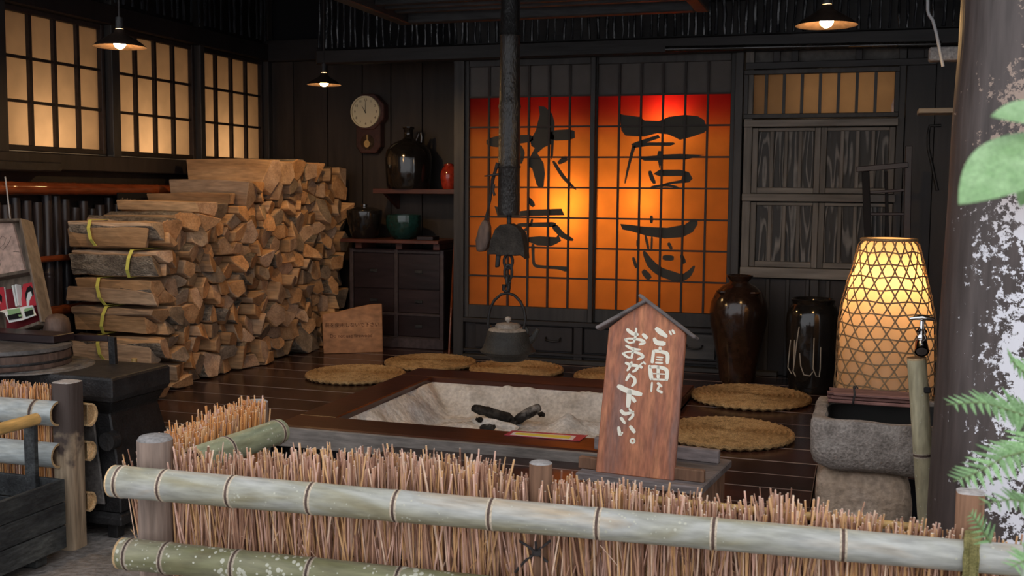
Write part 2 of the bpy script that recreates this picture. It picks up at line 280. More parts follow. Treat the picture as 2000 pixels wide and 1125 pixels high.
# ------------------------------------------------------------------ mesh building helpers
class MB:
    def __init__(s): s.v = []; s.f = []; s.mi = []; s.cur = 0
    def add(s, vs, fs, mi=None):
        b = len(s.v); s.v += [tuple(v) for v in vs]; s.f += [tuple(b+i for i in f) for f in fs]
        s.mi += [s.cur if mi is None else mi]*len(fs); return s
    def box(s, x0, x1, y0, y1, z0, z1, mi=None):
        vs = [(x, y, z) for x in (x0, x1) for y in (y0, y1) for z in (z0, z1)]
        return s.add(vs, [(0, 1, 3, 2), (4, 6, 7, 5), (0, 4, 5, 1), (2, 3, 7, 6), (0, 2, 6, 4), (1, 5, 7, 3)], mi)
    def obox(s, c, ax, ay, az, mi=None):
        """box about c with half-axis vectors"""
        c = Vector(c)
        vs = [c + ax*i + ay*j + az*k for i in (-1, 1) for j in (-1, 1) for k in (-1, 1)]
        return s.add(vs, [(0, 1, 3, 2), (4, 6, 7, 5), (0, 4, 5, 1), (2, 3, 7, 6), (0, 2, 6, 4), (1, 5, 7, 3)], mi)
    def prism(s, poly, d, mi=None):
        """closed polygon (3-D points) pushed along vector d"""
        n = len(poly); P = [Vector(p) for p in poly]; d = Vector(d)
        vs = P + [p + d for p in P]
        return s.add(vs, [tuple(range(n))[::-1], tuple(range(n, 2*n))] + [(i, (i+1) % n, n+(i+1) % n, n+i) for i in range(n)], mi)
    def tube(s, pts, rad, n=10, caps=True, mi=None, up=None):
        P = [Vector(p) for p in pts]
        if not hasattr(rad, '__len__'): rad = [rad]*len(P)
        vs = []; fs = []; ref = None
        for i, p in enumerate(P):
            t = (P[min(i+1, len(P)-1)] - P[max(i-1, 0)])
            t = t.normalized() if t.length > 1e-9 else Vector((0, 0, 1))
            if ref is None:
                ref = Vector(up) if up else (Vector((0, 0, 1)) if abs(t.z) < .9 else Vector((1, 0, 0)))
            a = (ref - t*ref.dot(t)); a = a.normalized() if a.length > 1e-6 else t.orthogonal().normalized()
            ref = a; b = t.cross(a)
            for k in range(n):
                th = 2*PI*k/n; vs.append(p + (a*math.cos(th) + b*math.sin(th))*rad[i])
        for i in range(len(P)-1):
            for k in range(n): fs.append((i*n+k, i*n+(k+1) % n, (i+1)*n+(k+1) % n, (i+1)*n+k))
        if caps: fs += [tuple(range(n))[::-1], tuple((len(P)-1)*n+k for k in range(n))]
        return s.add(vs, fs, mi)
    def lathe(s, prof, c=(0, 0, 0), n=40, mi=None, wob=None):
        """profile [(r, z)] turned about the vertical through c"""
        vs = []; fs = []; m = len(prof)
        for k in range(n):
            th = 2*PI*k/n
            for r, z in prof:
                rr = r*(wob(th, z) if wob else 1)
                vs.append((c[0]+rr*math.cos(th), c[1]+rr*math.sin(th), c[2]+z))
        for k in range(n):
            k2 = (k+1) % n
            for i in range(m-1): fs.append((k*m+i, k2*m+i, k2*m+i+1, k*m+i+1))
        return s.add(vs, fs, mi)
    def build(s, name, mats, parent=None, smooth=False, bevel=0, origin=None, seg=1):
        me = bpy.data.meshes.new(name)
        V = [Vector(v) for v in s.v]
        if origin is None:
            xs = [v.x for v in V]; ys = [v.y for v in V]; zs = [v.z for v in V]
            origin = Vector(((min(xs)+max(xs))/2, (min(ys)+max(ys))/2, min(zs)))
        origin = Vector(origin)
        me.from_pydata([tuple(v-origin) for v in V], [], s.f)
        if not isinstance(mats, (list, tuple)): mats = [mats]
        for m_ in mats: me.materials.append(m_)
        me.polygons.foreach_set('material_index', [min(i, len(mats)-1) for i in s.mi])
        bm = bmesh.new(); bm.from_mesh(me); bmesh.ops.recalc_face_normals(bm, faces=bm.faces); bm.to_mesh(me); bm.free()
        if smooth: 
            me.polygons.foreach_set('use_smooth', [True]*len(me.polygons))
            me.set_sharp_from_angle(angle=math.radians(50 if smooth is True else smooth))
        o = bpy.data.objects.new(name, me); COL.objects.link(o)
        if parent is not None:
            o.parent = parent; o.location = origin - wloc(parent)
        else: o.location = origin
        if bevel:
            b = o.modifiers.new('bevel', 'BEVEL'); b.width = bevel; b.segments = seg; b.limit_method = 'ANGLE'; b.angle_limit = math.radians(40)
        return o
def wloc(o):
    v = Vector(o.location)
    while o.parent is not None: o = o.parent; v += Vector(o.location)
    return v
def tag(o, label, cat=None, group=None, kind=None):
    o['label'] = label
    if cat: o['category'] = cat
    if group: o['group'] = group
    if kind: o['kind'] = kind
    return o
def thing(name, loc, label, cat, group=None):
    o = bpy.data.objects.new(name, None); COL.objects.link(o); o.location = loc; o.empty_display_size = .1
    return tag(o, label, cat, group)
def struct(o, label, cat=None): o['kind'] = 'structure'; o['label'] = label; o['category'] = cat or o.name.split('_')[0].split('.')[0]; return o
def sroot(name, loc, label, cat): o = bpy.data.objects.new(name, None); COL.objects.link(o); o.location = loc; return struct(o, label, cat)
def bx(name, x0, x1, y0, y1, z0, z1, m, parent=None, bevel=.003): return MB().box(x0, x1, y0, y1, z0, z1).build(name, m, parent, bevel=bevel)
def link_copy(src, name, parent, loc):
    c = src.copy(); COL.objects.link(c); c.name = name; c.parent = parent; c.location = Vector(loc) - (wloc(parent) if parent else Vector((0, 0, 0))); return c
def nz(*p): return noise.noise(Vector(p))
def light(name, loc, power, col, r=.04):
    l = bpy.data.lights.new(name, 'POINT'); l.energy = power; l.color = col; l.shadow_soft_size = r
    o = bpy.data.objects.new(name, l); COL.objects.link(o); o.location = loc; return o

G = -0.38            # outdoor ground
XL = -4.40           # left wall
YA = 7.45            # alcove wall behind the firewood and the cabinet
YB = 6.82            # wall of the paper doors
# ================================================================== SETTING
# ---- ground outside
def ground():
    mb = MB(); nx, ny = 90, 70; x0, x1, y0, y1 = -9, 6, -7, 8.2
    xs = [x0+(x1-x0)*i/nx for i in range(nx+1)]; ys = [y0+(y1-y0)*(j/ny)**.6 for j in range(ny+1)]
    vs = [(x, y, G-.012+.014*nz(x*2.2, y*2.2, 3)+.006*nz(x*8, y*8, 1)) for y in ys for x in xs]
    n = nx+1
    fs = [(j*n+i, j*n+i+1, (j+1)*n+i+1, (j+1)*n+i) for j in range(ny) for i in range(nx)]
    return mb.add(vs, fs).build('ground', M['earth'], smooth=True, origin=(0, 0, G))
struct(ground(), 'damp grey stone ground outside the plank floor', 'ground')

# ---- plank floor with the hearth hole
HX0, HX1, HY0, HY1 = -2.53, -.85, 4.30, 6.00       # hearth frame, outer
IX0, IX1, IY0, IY1 = -2.33, -1.05, 4.53, 5.74      # hearth frame, inner
FR, FL, FY, FY2 = -.13, -1.914, 4.28, 3.20         # right edge, left edge of the front bay, front edges
fb = MB()
fb.box(XL, HX0, FY, YA, -.11, -.032); fb.box(HX1, FR, FY, YA, -.11, -.032); fb.box(HX0, HX1, HY1, YA, -.11, -.032)
fb.box(FL, FR, FY2, FY, -.11, -.032); fb.box(FR, 1.5, 4.8, YA, -.11, -.032)
floor = struct(fb.build('floor', M['soot'], origin=(-2, 5, 0)), 'dark lacquered plank floor around the sunken hearth', 'floor')
def plank(x0, x1, y0, y1):
    g = .003
    MB().box(x0+g, x1-g, y0+g, y1-g, -.03, R(-.0015, .0)).build('plank', [M['floor'], M['arris']], floor, bevel=.003).modifiers['bevel'].material = 1
def splitx(x0, x1):
    L = x1-x0
    if L < 2.0: return [(x0, x1)]
    c = x0 + L*R(.35, .65); return [(x0, c), (c, x1)]
rows = [3.20, 3.44, 3.68, 3.93, 4.155, 4.362, 4.583, 4.835, 5.084, 5.36, 5.666, 5.93, 6.19, 6.45, 6.71, 6.96, 7.21, 7.45]
for a, b in zip(rows[:-1], rows[1:]):
    spans = []
    if b <= 4.37 and a < 4.27: spans = [(FL, FR)] 
    else:
        spans = [(XL+.02, HX0), (HX1, FR if b < 4.81 else 1.48)] if a < HY1 and b > HY0 else [(XL+.02, 1.48)]
    for s_ in spans:
        for q in splitx(*s_): plank(q[0], q[1], a, b)
for q in ((XL+.02, -3.5), (-3.5, HX0)): plank(q[0], q[1], FY, 4.362)
plank(HX0, HX1, 6.0, 6.19)
# grey edge boards of the platform and black sheets added under it to block light
bx('edge_board', XL, HX0-.004, FY-.02, FY, -.075, 0, M['fascia'], floor)
bx('edge_board', FL-.02, FL, FY2, FY, -.09, -.002, M['dark'], floor)
bx('edge_board', FL, FR, FY2-.02, FY2, -.09, -.002, M['dark'], floor)
bx('edge_board', FR, FR+.05, FY2, 4.8, -.12, -.004, M['cab'], floor)
ub = MB(); ub.box(XL, FL+.1, FY+.12, FY+.14, G-.02, -.034); ub.box(FL+.1, FL+.12, FY2+.1, FY+.14, G-.02, -.034); ub.box(FL+.1, FR-.04, FY2+.1, FY2+.12, G-.02, -.034); ub.box(FR-.06, FR-.04, FY2+.1, 4.9, G-.02, -.034); ub.box(FR-.06, 1.5, 4.88, 4.9, G-.02, -.034)
struct(ub.build('wall_underfloor_blackout', M['soot'], origin=(-2, 4, G)), 'black sheets added under the floor to block light', 'wall')

# ---- hearth
hf = thing('sunken_hearth', (-1.69, 5.13, 0), 'square sunken hearth with a dark wooden rim full of ash', 'hearth')
bx('rim', HX0, HX1, HY0, IY0, 0, .05, M['frame'], hf, .006)
bx('rim', HX0, HX1, IY1, HY1, 0, .05, M['frame'], hf, .006)
bx('rim', HX0, IX0, IY0+.001, IY1-.001, 0, .05, M['frame'], hf, .006)
bx('rim', IX1, HX1, IY0+.001, IY1-.001, 0, .05, M['frame'], hf, .006)
tag(bx('front_beam', HX0, HX1, HY0-.022, HY0-.001, -.046, .044, M['fascia'], hf, .004), 'bleached grey front board with knots')
def ash():
    n = 110; vs = []; mb = MB()
    for j in range(n+1):
        for i in range(n+1):
            x = IX0 + (IX1-IX0)*i/n; y = IY0 + (IY1-IY0)*j/n
            dl, dr, df, db = x-IX0, IX1-x, y-IY0, IY1-y
            d = min(dl*1.0, dr, df*1.3, db)
            wv = .035*nz(x*6, y*6, 0)
            bank = max(0, 1 - max(0, d+wv-.01)/.17); bank = bank**1.25
            z = -.135 + .155*bank
            z += .016*nz(x*5, y*5, 2) + .010*nz(x*13, y*13, 5) + .006*nz(x*33, y*33, 9) + (.012*abs(nz(x*60, y*60, 4)) if d > .12 else 0)
            for (cx, cy, r, h) in ((-1.40, 5.32, .21, .12), (-1.78, 5.38, .20, .03), (-1.2, 5.38, .14, .08), (-1.98, 5.25, .2, .03), (-2.1, 4.88, .22, .05), (-1.4, 4.85, .2, .04), (-1.25, 5.08, .18, .05)):
                q = math.hypot(x-cx, y-cy)/r
                if q < 1: z += h*(1-q)**1.2
            if d < .004: z = .018
            vs.append((x, y, min(z, .03)))
    m_ = n+1
    fs = [(j*m_+i, j*m_+i+1, (j+1)*m_+i+1, (j+1)*m_+i) for j in range(n) for i in range(n)]
    o = mb.add(vs, fs).build('ash_bed', M['ash'], hf, smooth=80); o['kind'] = 'stuff'
ash()
bm_ = MB(); bm_.box(IX0-.05, IX1+.05, IY0-.05, IY0, -.30, -.001); bm_.box(IX0-.05, IX1+.05, IY1, IY1+.05, -.30, -.001); bm_.box(IX0-.05, IX0, IY0, IY1, -.30, -.001); bm_.box(IX1, IX1+.05, IY0, IY1, -.30, -.001); bm_.box(IX0-.05, IX1+.05, IY0-.05, IY1+.05, -.34, -.30)
bm_.build('pit_lining', M['soot'], hf)
def chunk(name, p0, p1, r, m, label, cat, parent=None, group=None):
    mb = MB(); p0 = Vector(p0); p1 = Vector(p1); n = 7; k = 9; s0 = R(0, 99)
    pts = [p0.lerp(p1, i/(n-1)) + Vector((0, 0, .012*nz(i, s0, 1))) for i in range(n)]
    mb.tube(pts, [r*(.7 if i in (0, n-1) else 1)*(1+.35*nz(i*1.3, s0, 2)) for i in range(n)], k)
    mb.v = [tuple(Vector(v)*1.0 + Vector((nz(v[0]*30, v[1]*30, v[2]*30), nz(v[0]*30, v[1]*30, v[2]*30+7), nz(v[0]*30, v[1]*30, v[2]*30+3)))*.010) for v in mb.v]
    o = mb.build(name, m, parent, smooth=25); return tag(o, label, cat, group)
za = -.100
chunk('charred_log', (-1.97, 5.46, za+.045), (-1.71, 5.33, za+.02), .030, [M['charash']], 'longest charred log lying in the middle of the ash', 'log')
chunk('charred_log', (-1.70, 5.36, za+.01), (-1.60, 5.46, za+.075), .030, [M['charash']], 'short charred log leaning on the ash heap', 'log')
chunk('charred_log', (-1.84, 5.20, za), (-1.76, 5.19, za+.005), .020, [M['charash']], 'smallest piece of charcoal, in front of the charred logs', 'log')
chunk('ember_log', (-1.93, 5.34, za+.0), (-1.66, 5.27, za-.005), .024, [M['ash']], 'ash-whitened log under the longest charred log', 'log')

for i_, (px, py, lab) in enumerate(((1000, 826, 'tiny coal beside the end of the longest charred log'), (1052, 812, 'tiny coal on the slope of the ash heap'), (930, 822, 'tiny coal left of the smallest piece of charcoal'))):
    p = atZ(px, py, za+.012); chunk('coal', p, p+Vector((.03, .012*(i_-1), .012)), .014, [M['charash']], lab, 'coal')

# ---- notice on the hearth rim
nt_ = thing('notice_card', atZ(1062, 852, .051), 'flat yellow and red notice card lying on the hearth rim', 'notice')
p_ = [atZ(x, y, .0512) for x, y in ((985, 850), (1000, 842), (1148, 851), (1132, 862))]
MB().prism(p_, (0, 0, .003)).build('backing', M['noticer'], nt_)
p_ = [atZ(x, y, .0545) for x, y in ((996, 849), (1004, 843.5), (1126, 851.5), (1118, 859.5))]
MB().prism(p_, (0, 0, .0006)).build('white_field', M['noticew'], nt_)
p_ = [atZ(x, y, .0553) for x, y in ((1004, 848), (1009, 844.8), (1116, 852), (1111, 857))]
MB().prism(p_, (0, 0, .0006)).build('yellow_band', M['noticey'], nt_)

# ---- left wall with three paper windows
WZ0, WZ1 = 1.357, 2.078
WIN = [(4.745, 5.515), (5.66, 6.445), (6.557, 7.347)]
wl = MB()
wl.box(XL-.06, XL, 2.9, YA+.06, G-.02, WZ0-.035); wl.box(XL-.06, XL, 2.9, YA+.06, WZ1+.035, 3.9)
ed = [2.9] + [v for a, b in WIN for v in (a-.03, b+.03)] + [YA+.06]
for a, b in zip(ed[::2], ed[1::2]): wl.box(XL-.06, XL, a, b, WZ0-.035, WZ1+.035)
wall_left = struct(wl.build('wall_left', M['dark'], origin=(XL, 5, G)), 'sooty dark timber wall with three paper windows', 'wall')
for a, b in ((5.55, 5.625), (6.475, 6.53), (7.37, 7.44), (4.60, 4.70)):
    bx('post', XL-.001, XL+.05, a, b, WZ0-.06, 2.75, M['jamb'], wall_left)
bx('sill_beam', XL-.001, XL+.075, 2.9, YA, WZ0-.135, WZ0-.04, M['dark'], wall_left, .006)
bx('head_beam', XL-.001, XL+.06, 2.9, YA, WZ1+.03, WZ1+.15, M['dark'], wall_left, .006)
for k, (a, b) in enumerate(WIN):
    wn = sroot('window_%d' % (k+1), (XL, (a+b)/2, WZ0), ['left paper window over the book rack', 'middle paper window behind the hanging lamp', 'right paper window over the top of the firewood'][k], 'window')
    X0 = XL - .035
    for y0, y1 in ((a-.03, a), (b, b+.03)): bx('stile', X0, XL+.004, y0, y1, WZ0-.03, WZ1+.03, M['muntin'], wn)
    for z0, z1 in ((WZ0-.03, WZ0), (WZ1, WZ1+.03)): bx('rail', X0, XL+.003, a, b, z0, z1, M['muntin'], wn)
    first = None; cw = (b-a)/4; ch = (WZ1-WZ0)/3
    for i in range(4):
        for j in range(3):
            loc = (XL-.03, a+cw*(i+.5), WZ0+ch*j)
            if first is None:
                first = MB().box(XL-.0315, XL-.0285, a, a+cw, WZ0, WZ0+ch).build('pane', M['winp'], wn)
            else: link_copy(first, 'pane', wn, loc)
    for i in range(1, 4): bx('muntin', XL-.028, XL-.004, a+cw*i-.011, a+cw*i+.011, WZ0, WZ1, M['muntin'], wn, 0)
    for j in range(1, 3): bx('muntin', XL-.028, XL-.008, a, b, WZ0+ch*j-.008, WZ0+ch*j+.008, M['muntin'], wn, 0)
    light('window_room_lamp', (XL-.34, (a+b)/2-.05, WZ0+.02), [6.4, 5.6, 5.0][k], (1, .80, .56), .12)
wr = MB()   # unseen box added behind the windows, keeps sky off the paper
wr.box(XL-1.0, XL-.98, 2.9, YA+.06, 0.6, 2.9); wr.box(XL-.98, XL-.06, 2.9, YA+.06, .6, .62); wr.box(XL-.98, XL-.06, 2.9, YA+.06, 2.88, 2.9); wr.box(XL-.98, XL-.06, 2.9, 2.92, .6, 2.9); wr.box(XL-.98, XL-.06, YA+.04, YA+.06, .6, 2.9)
struct(wr.build('wall_side_room', M['boxwall'], origin=(XL-1, 5, .6)), 'unseen plaster box added behind the windows to keep sky off the paper', 'wall')

# dark bamboo lining under the windows
bl = []
for i in range(44):
    y = 3.0 + i*.076
    if y > 6.2: break
    r = R(.024, .032); h = R(.98, 1.08)
    mb = MB(); z0 = 0 if y > FY+.05 else G
    nd = sorted([R(.1, .9)*h for _ in range(3)])
    zs = [z0] + [q for n_ in nd for q in (n_-.012, n_, n_+.012)] + [h+.02]
    zs = sorted(set(max(z0, z) for z in zs))
    rr = [r*(1.10 if any(abs(z-n_) < 1e-6 for n_ in nd) else 1) for z in zs]
    mb.tube([(XL+.035, y+R(-.006, .006), z) for z in zs], rr, 10)
    mb.build('bamboo_pole', M['bamboodk'], wall_left, smooth=True)
def rail(name, p0, p1, r, m, parent=None, nodes=(.2, .45, .7, .9), n=14, r1=None):
    mb = MB(); p0 = Vector(p0); p1 = Vector(p1); ts = [0]; r1 = r1 or r
    for q in nodes: ts += [q-.006, q, q+.006]
    ts += [1]
    mb.tube([p0.lerp(p1, t) for t in ts], [(r+(r1-r)*t)*(1.07 if t in nodes else 1) for t in ts], n)
    return mb.build(name, m, parent, smooth=True)
za_ = atX(200, 368, XL+.10)
tag(rail('bamboo_rail', (XL+.10, 2.95, atX(0, 365, XL+.1).z), (XL+.10, 6.4, atX(330, 372, XL+.1).z), .036, M['bamboolac'], wall_left, (.12, .34, .49, .56, .63, .85)), 'glossy red-brown bamboo rail')
for (x, y, r) in ((100, 505, .018), (100, 608, .030)):
    z_ = atX(x, y, XL+.08).z
    tag(rail('bamboo_rail', (XL+.085, 2.95, z_), (XL+.085, 6.3, z_), r, M['bamboolac'], wall_left, (.2, .4, .7)), 'thin red-brown cross pole')
# dark ledge on the wall and a small lettered tag
za_ = atX(50, 322, XL+.09)
bx('ledge', XL+.02, XL+.14, 3.4, atX(108, 322, XL+.09).y, za_.z-.035, za_.z+.02, M['darkx'], wall_left, .008)
tg = thing('name_tag', atX(265, 393, XL+.14), 'small black tag with pale lettering behind the firewood', 'tag')
a_, b_ = atX(236, 391, XL+.14), atX(294, 396, XL+.14)
MB().box(XL+.128, XL+.138, a_.y-.02, b_.y+.02, a_.z-.06, a_.z+.045).build('plate', M['soot'], tg)
t_ = 0
while t_ < .96:
    wd = R(.03, .055)
    if not (.46 < t_ < .52 or .62 < t_ < .67):
        p = a_.lerp(b_, t_); q = a_.lerp(b_, t_+wd*.8)
        MB().box(XL+.1381, XL+.1388, p.y, q.y, p.z-.014, p.z+R(.008, .016)).build('letter', M['rack'], tg)
    t_ += wd + .012

# ---- alcove wall (behind clock and cabinet), boards
wa = struct(MB().box(XL-.06, -2.50, YA, YA+.06, -.1, 3.4).build('wall_alcove', M['soot'], origin=(-3.5, YA, 0)), 'dark vertical board wall with the clock', 'wall')
xs = [XL+.005]
while xs[-1] < -2.62: xs.append(min(xs[-1]+R(.20, .30), -2.505))
for a, b in zip(xs[:-1], xs[1:]):
    bx('board', a+.003, b-.003, YA-.018+R(-.003, 0), YA, 0, 2.22, M['wallb'], wa, .003)
bx('cornice_beam', XL, -2.5, YA-.09, YA-.02, 2.10, 2.26, M['darkx'], wa, .006)
bx('baseboard', XL, -2.5, YA-.05, YA-.02, .0, .09, M['cab'], wa)
# return wall between alcove and paper doors
struct(bx('wall_return', -2.60, -2.53, YB+.055, YA+.05, -.03, 2.5, M['dark']), 'dark side wall of the alcove', 'wall')

# ---- wall of the paper doors
SX0, SX1 = -2.503, -.787; SZ0, SZ1 = .363, 1.945
wb = MB()
wb.box(-2.60, -2.53, YB-.04, YB+.05, -.03, 2.40); 
wall_back = struct(wb.build('wall_back', M['jamb'], origin=(-1, YB, 0)), 'dark timber frame wall that holds the paper doors and cupboards', 'wall')
bx('jamb', -.757, -.708, YB-.03, YB+.05, -.02, 2.04, M['jamb'], wall_back)
bx('lintel', -2.53, -.70, YB-.045, YB+.05, 2.0, 2.075, M['darkx'], wall_back)
bx('header_beam', -2.61, 1.5, YB-.02, YB+.06, 2.075, 2.30, M['darkx'], wall_back)
bx('sill', -2.53, -.71, YB-.04, YB+.05, .245, .275, M['darkx'], wall_back)
bx('upper_wall', -2.61, 1.5, YB+.0, YB+.06, 2.30, 3.4, M['soot'], wall_back)
# step with drawers under the doors
bx('riser', -2.53, -.71, YB+.0, YB+.05, -.01, .245, M['dark'], wall_back)
bx('riser_rail', -2.53, -.60, YB-.035, YB-.001, .045, .065, M['darkx'], wall_back)
bx('step_ledge', -2.53, -.45, YB-.075, YB-.001, .0, .028, M['drawer'], wall_back)
for x0 in (-1.73, -1.30, -.80): bx('riser_post', x0-.03, x0+.03, YB-.03, YB-.001, .0, .245, M['dark'], wall_back)
for x0, x1 in ((-2.45, -1.77), (-1.69, -1.34), (-1.26, -.84)): 
    dr = bx('drawer_front', x0, x1, YB-.022, YB-.001, .075, .235, M['drawer'] if x0 > -1.3 else M['dark'], wall_back)
    xm = x1-.13
    MB().tube([(xm-.05, YB-.022, .165), (xm-.045, YB-.045, .15), (xm, YB-.048, .143), (xm+.045, YB-.045, .15), (xm+.05, YB-.022, .165)], .006, 8).build('handle', M['iron'], dr, smooth=True)

def shoji(name, x0, x1, y, label):
    d = sroot(name, ((x0+x1)/2, y, .275), label, 'door')
    fr = .032
    for a, b in ((x0-fr, x0), (x1, x1+fr)): bx('stile', a, b, y-.015, y+.015, .275, 2.0, M['jamb'], d)
    bx('bottom_rail', x0, x1, y-.014, y+.014, .275, SZ0, M['jamb'], d)
    bx('top_rail', x0, x1, y-.014, y+.014, SZ1, 2.0, M['jamb'], d)
    nx_, nz_ = 6, 8; cw = (x1-x0)/nx_; ch = (SZ1-SZ0)/nz_
    first = {}
    for i in range(nx_):
        for j in range(nz_):
            key = 'g' if j == nz_-1 else 'p'
            loc = (x0+cw*(i+.5), y+.008, SZ0+ch*j)
            if key not in first:
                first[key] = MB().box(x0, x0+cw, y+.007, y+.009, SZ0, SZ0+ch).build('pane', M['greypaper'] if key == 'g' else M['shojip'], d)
                first[key].location = Vector(loc)-Vector(d.location)
            else: link_copy(first[key], 'pane', d, loc)
    if True:
        bx('top_backing', x0, x1, y+.011, y+.016, SZ1-ch+.004, SZ1, M['soot'], d, 0)
    for i in range(1, nx_): bx('muntin', x0+cw*i-.0065, x0+cw*i+.0065, y-.012, y+.004, SZ0, SZ1, M['muntin'], d, 0)
    for j in range(1, nz_): bx('muntin', x0, x1, y-.010, y+.003, SZ0+ch*j-.0055, SZ0+ch*j+.0055, M['muntin'], d, 0)
    return d
XM = -1.655
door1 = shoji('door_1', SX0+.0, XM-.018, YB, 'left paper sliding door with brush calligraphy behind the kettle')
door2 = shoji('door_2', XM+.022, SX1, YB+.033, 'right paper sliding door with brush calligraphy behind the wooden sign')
# brush strokes (photo crop coordinates, 2.009 px per unit), painted on the paper
def stroke_poly(mb, pts, th):
    mb.prism(pts, th)
def ribbon(mb, pts, ws, conv, th, sub=5):
    """brush line of varying width: pts in crop units -> outline -> thin sheet"""
    P = [Vector((p[0], p[1])) for p in pts]; n = len(P)
    if not hasattr(ws, '__len__'): ws = [ws]*n
    Q = []; W = []
    for i in range(n-1):
        a, b, c, e = P[max(i-1, 0)], P[i], P[i+1], P[min(i+2, n-1)]
        for k in range(sub):
            t = k/sub
            Q.append(.5*((2*b)+(c-a)*t+(2*a-5*b+4*c-e)*t*t+(-a+3*b-3*c+e)*t**3)); W.append(ws[i]+(ws[i+1]-ws[i])*t)
    Q.append(P[-1]); W.append(ws[-1])
    vs = []; m_ = len(Q)
    for i in range(m_):
        t = (Q[min(i+1, m_-1)]-Q[max(i-1, 0)]).normalized(); nrm = Vector((-t.y, t.x))
        e = t*(-W[i]*.28 if i == 0 else (W[i]*.28 if i == m_-1 else 0)); k = .62 if i in (0, m_-1) else 1
        for s_ in (.5, -.5):
            q = Q[i]+nrm*W[i]*s_*k+e; vs.append(conv(q.x, q.y))
    th = Vector(th); b0 = len(vs)
    vs2 = vs + [v+th for v in vs]; fs = []
    for i in range(m_-1):
        a, b, c, d_ = 2*i, 2*i+1, 2*i+3, 2*i+2
        fs += [(a, b, c, d_), (b0+a, b0+d_, b0+c, b0+b), (a, d_, b0+d_, b0+a), (b, b0+b, b0+c, c)]
    fs += [(0, b0, b0+1, 1), (2*m_-2, 2*m_-1, b0+2*m_-1, b0+2*m_-2)]
    mb.add(vs2, fs)
def brush(door, y, polys, lines):
    conv = lambda cx, cy: atY(890+cx/2.0088, 80+cy/2.0088, y)
    for pl in polys: MB().prism([conv(*p) for p in pl], (0, .0012, 0)).build('brush_stroke', M['ink'], door)
    for pts, ws in lines:
        mb = MB(); ribbon(mb, pts, ws, conv, (0, .0012, 0)); mb.build('brush_stroke', M['ink'], door)
brush(door2, YB+.033+.0052, [
    [(643, 285), (660, 290), (725, 298), (740, 312), (800, 313), (838, 297), (900, 290), (950, 295), (975, 310), (987, 345), (975, 360), (930, 375), (880, 388), (860, 378), (830, 366), (790, 362), (740, 375), (700, 374), (665, 371), (650, 350)],
    [(688, 405), (710, 395), (795, 368), (802, 380), (750, 398), (855, 398), (862, 404), (840, 412), (760, 411), (700, 420)],
    [(715, 455), (790, 449), (795, 431), (806, 432), (806, 446), (880, 443), (975, 447), (905, 465), (810, 466), (800, 502), (793, 470), (740, 470)],
    [(775, 522), (800, 505), (880, 505), (915, 515), (930, 540), (915, 555), (880, 558), (800, 566), (830, 556), (885, 545), (890, 530), (800, 531)],
    [(645, 718), (690, 722), (740, 729), (830, 733), (900, 720), (930, 698), (949, 699), (949, 720), (930, 750), (890, 770), (820, 775), (750, 765), (690, 747), (655, 740)]],
    [([(700, 412), (690, 445), (674, 510), (664, 558)], [16, 12, 9, 5]),
     ([(762, 513), (770, 538), (780, 557)], [14, 18, 12]), ([(768, 573), (825, 566), (872, 575)], [8, 11, 8]),
     ([(768, 688), (768, 712)], 12), ([(745, 765), (756, 815)], 10), ([(770, 770), (768, 822)], 8), ([(836, 795), (846, 815)], [14, 12]),
     ([(712, 782), (712, 805)], 6),
     ([(739, 828), (765, 873), (800, 903), (850, 922), (888, 928), (915, 913), (936, 884)], [12, 32, 34, 36, 28, 24, 8]),
     ([(818, 850), (850, 852)], 22), ([(886, 842), (896, 868)], [14, 18]), ([(697, 852), (708, 888)], 12), ([(738, 905), (758, 928)], [22, 26])])
brush(door1, YB+.0052, [
    [(325, 255), (350, 258), (378, 285), (388, 320), (386, 380), (382, 450), (372, 470), (374, 405), (345, 418), (320, 440), (345, 480), (350, 520), (345, 570), (330, 577), (318, 565), (308, 530), (300, 500), (283, 490), (282, 470), (296, 448), (310, 420), (297, 412), (292, 392), (315, 350), (322, 320), (330, 290)],
    [(152, 648), (180, 654), (250, 668), (300, 662), (415, 658), (427, 684), (300, 686), (200, 690), (165, 690)],
    [(268, 772), (330, 766), (395, 770), (402, 758), (414, 784), (395, 796), (372, 806), (320, 802), (285, 788)]],
    [([(128, 397), (165, 395), (250, 386), (296, 382)], [26, 44, 34, 26]), ([(380, 371), (455, 367)], [40, 44]),
     ([(405, 478), (430, 462)], [14, 26]), ([(384, 474), (420, 530), (450, 563), (472, 583)], [12, 15, 12, 5]),
     ([(250, 412), (262, 440), (255, 478)], [14, 18, 12]), ([(288, 622), (304, 645)], [20, 18]),
     ([(245, 722), (320, 721), (388, 720)], [14, 18, 20]), ([(300, 700), (295, 722)], 9), ([(280, 735), (256, 757)], [12, 8]),
     ([(388, 728), (420, 762), (458, 780)], [26, 22, 12]), ([(303, 800), (304, 845), (309, 878), (335, 886), (400, 890), (435, 896)], [13, 11, 12, 12, 13, 22])])
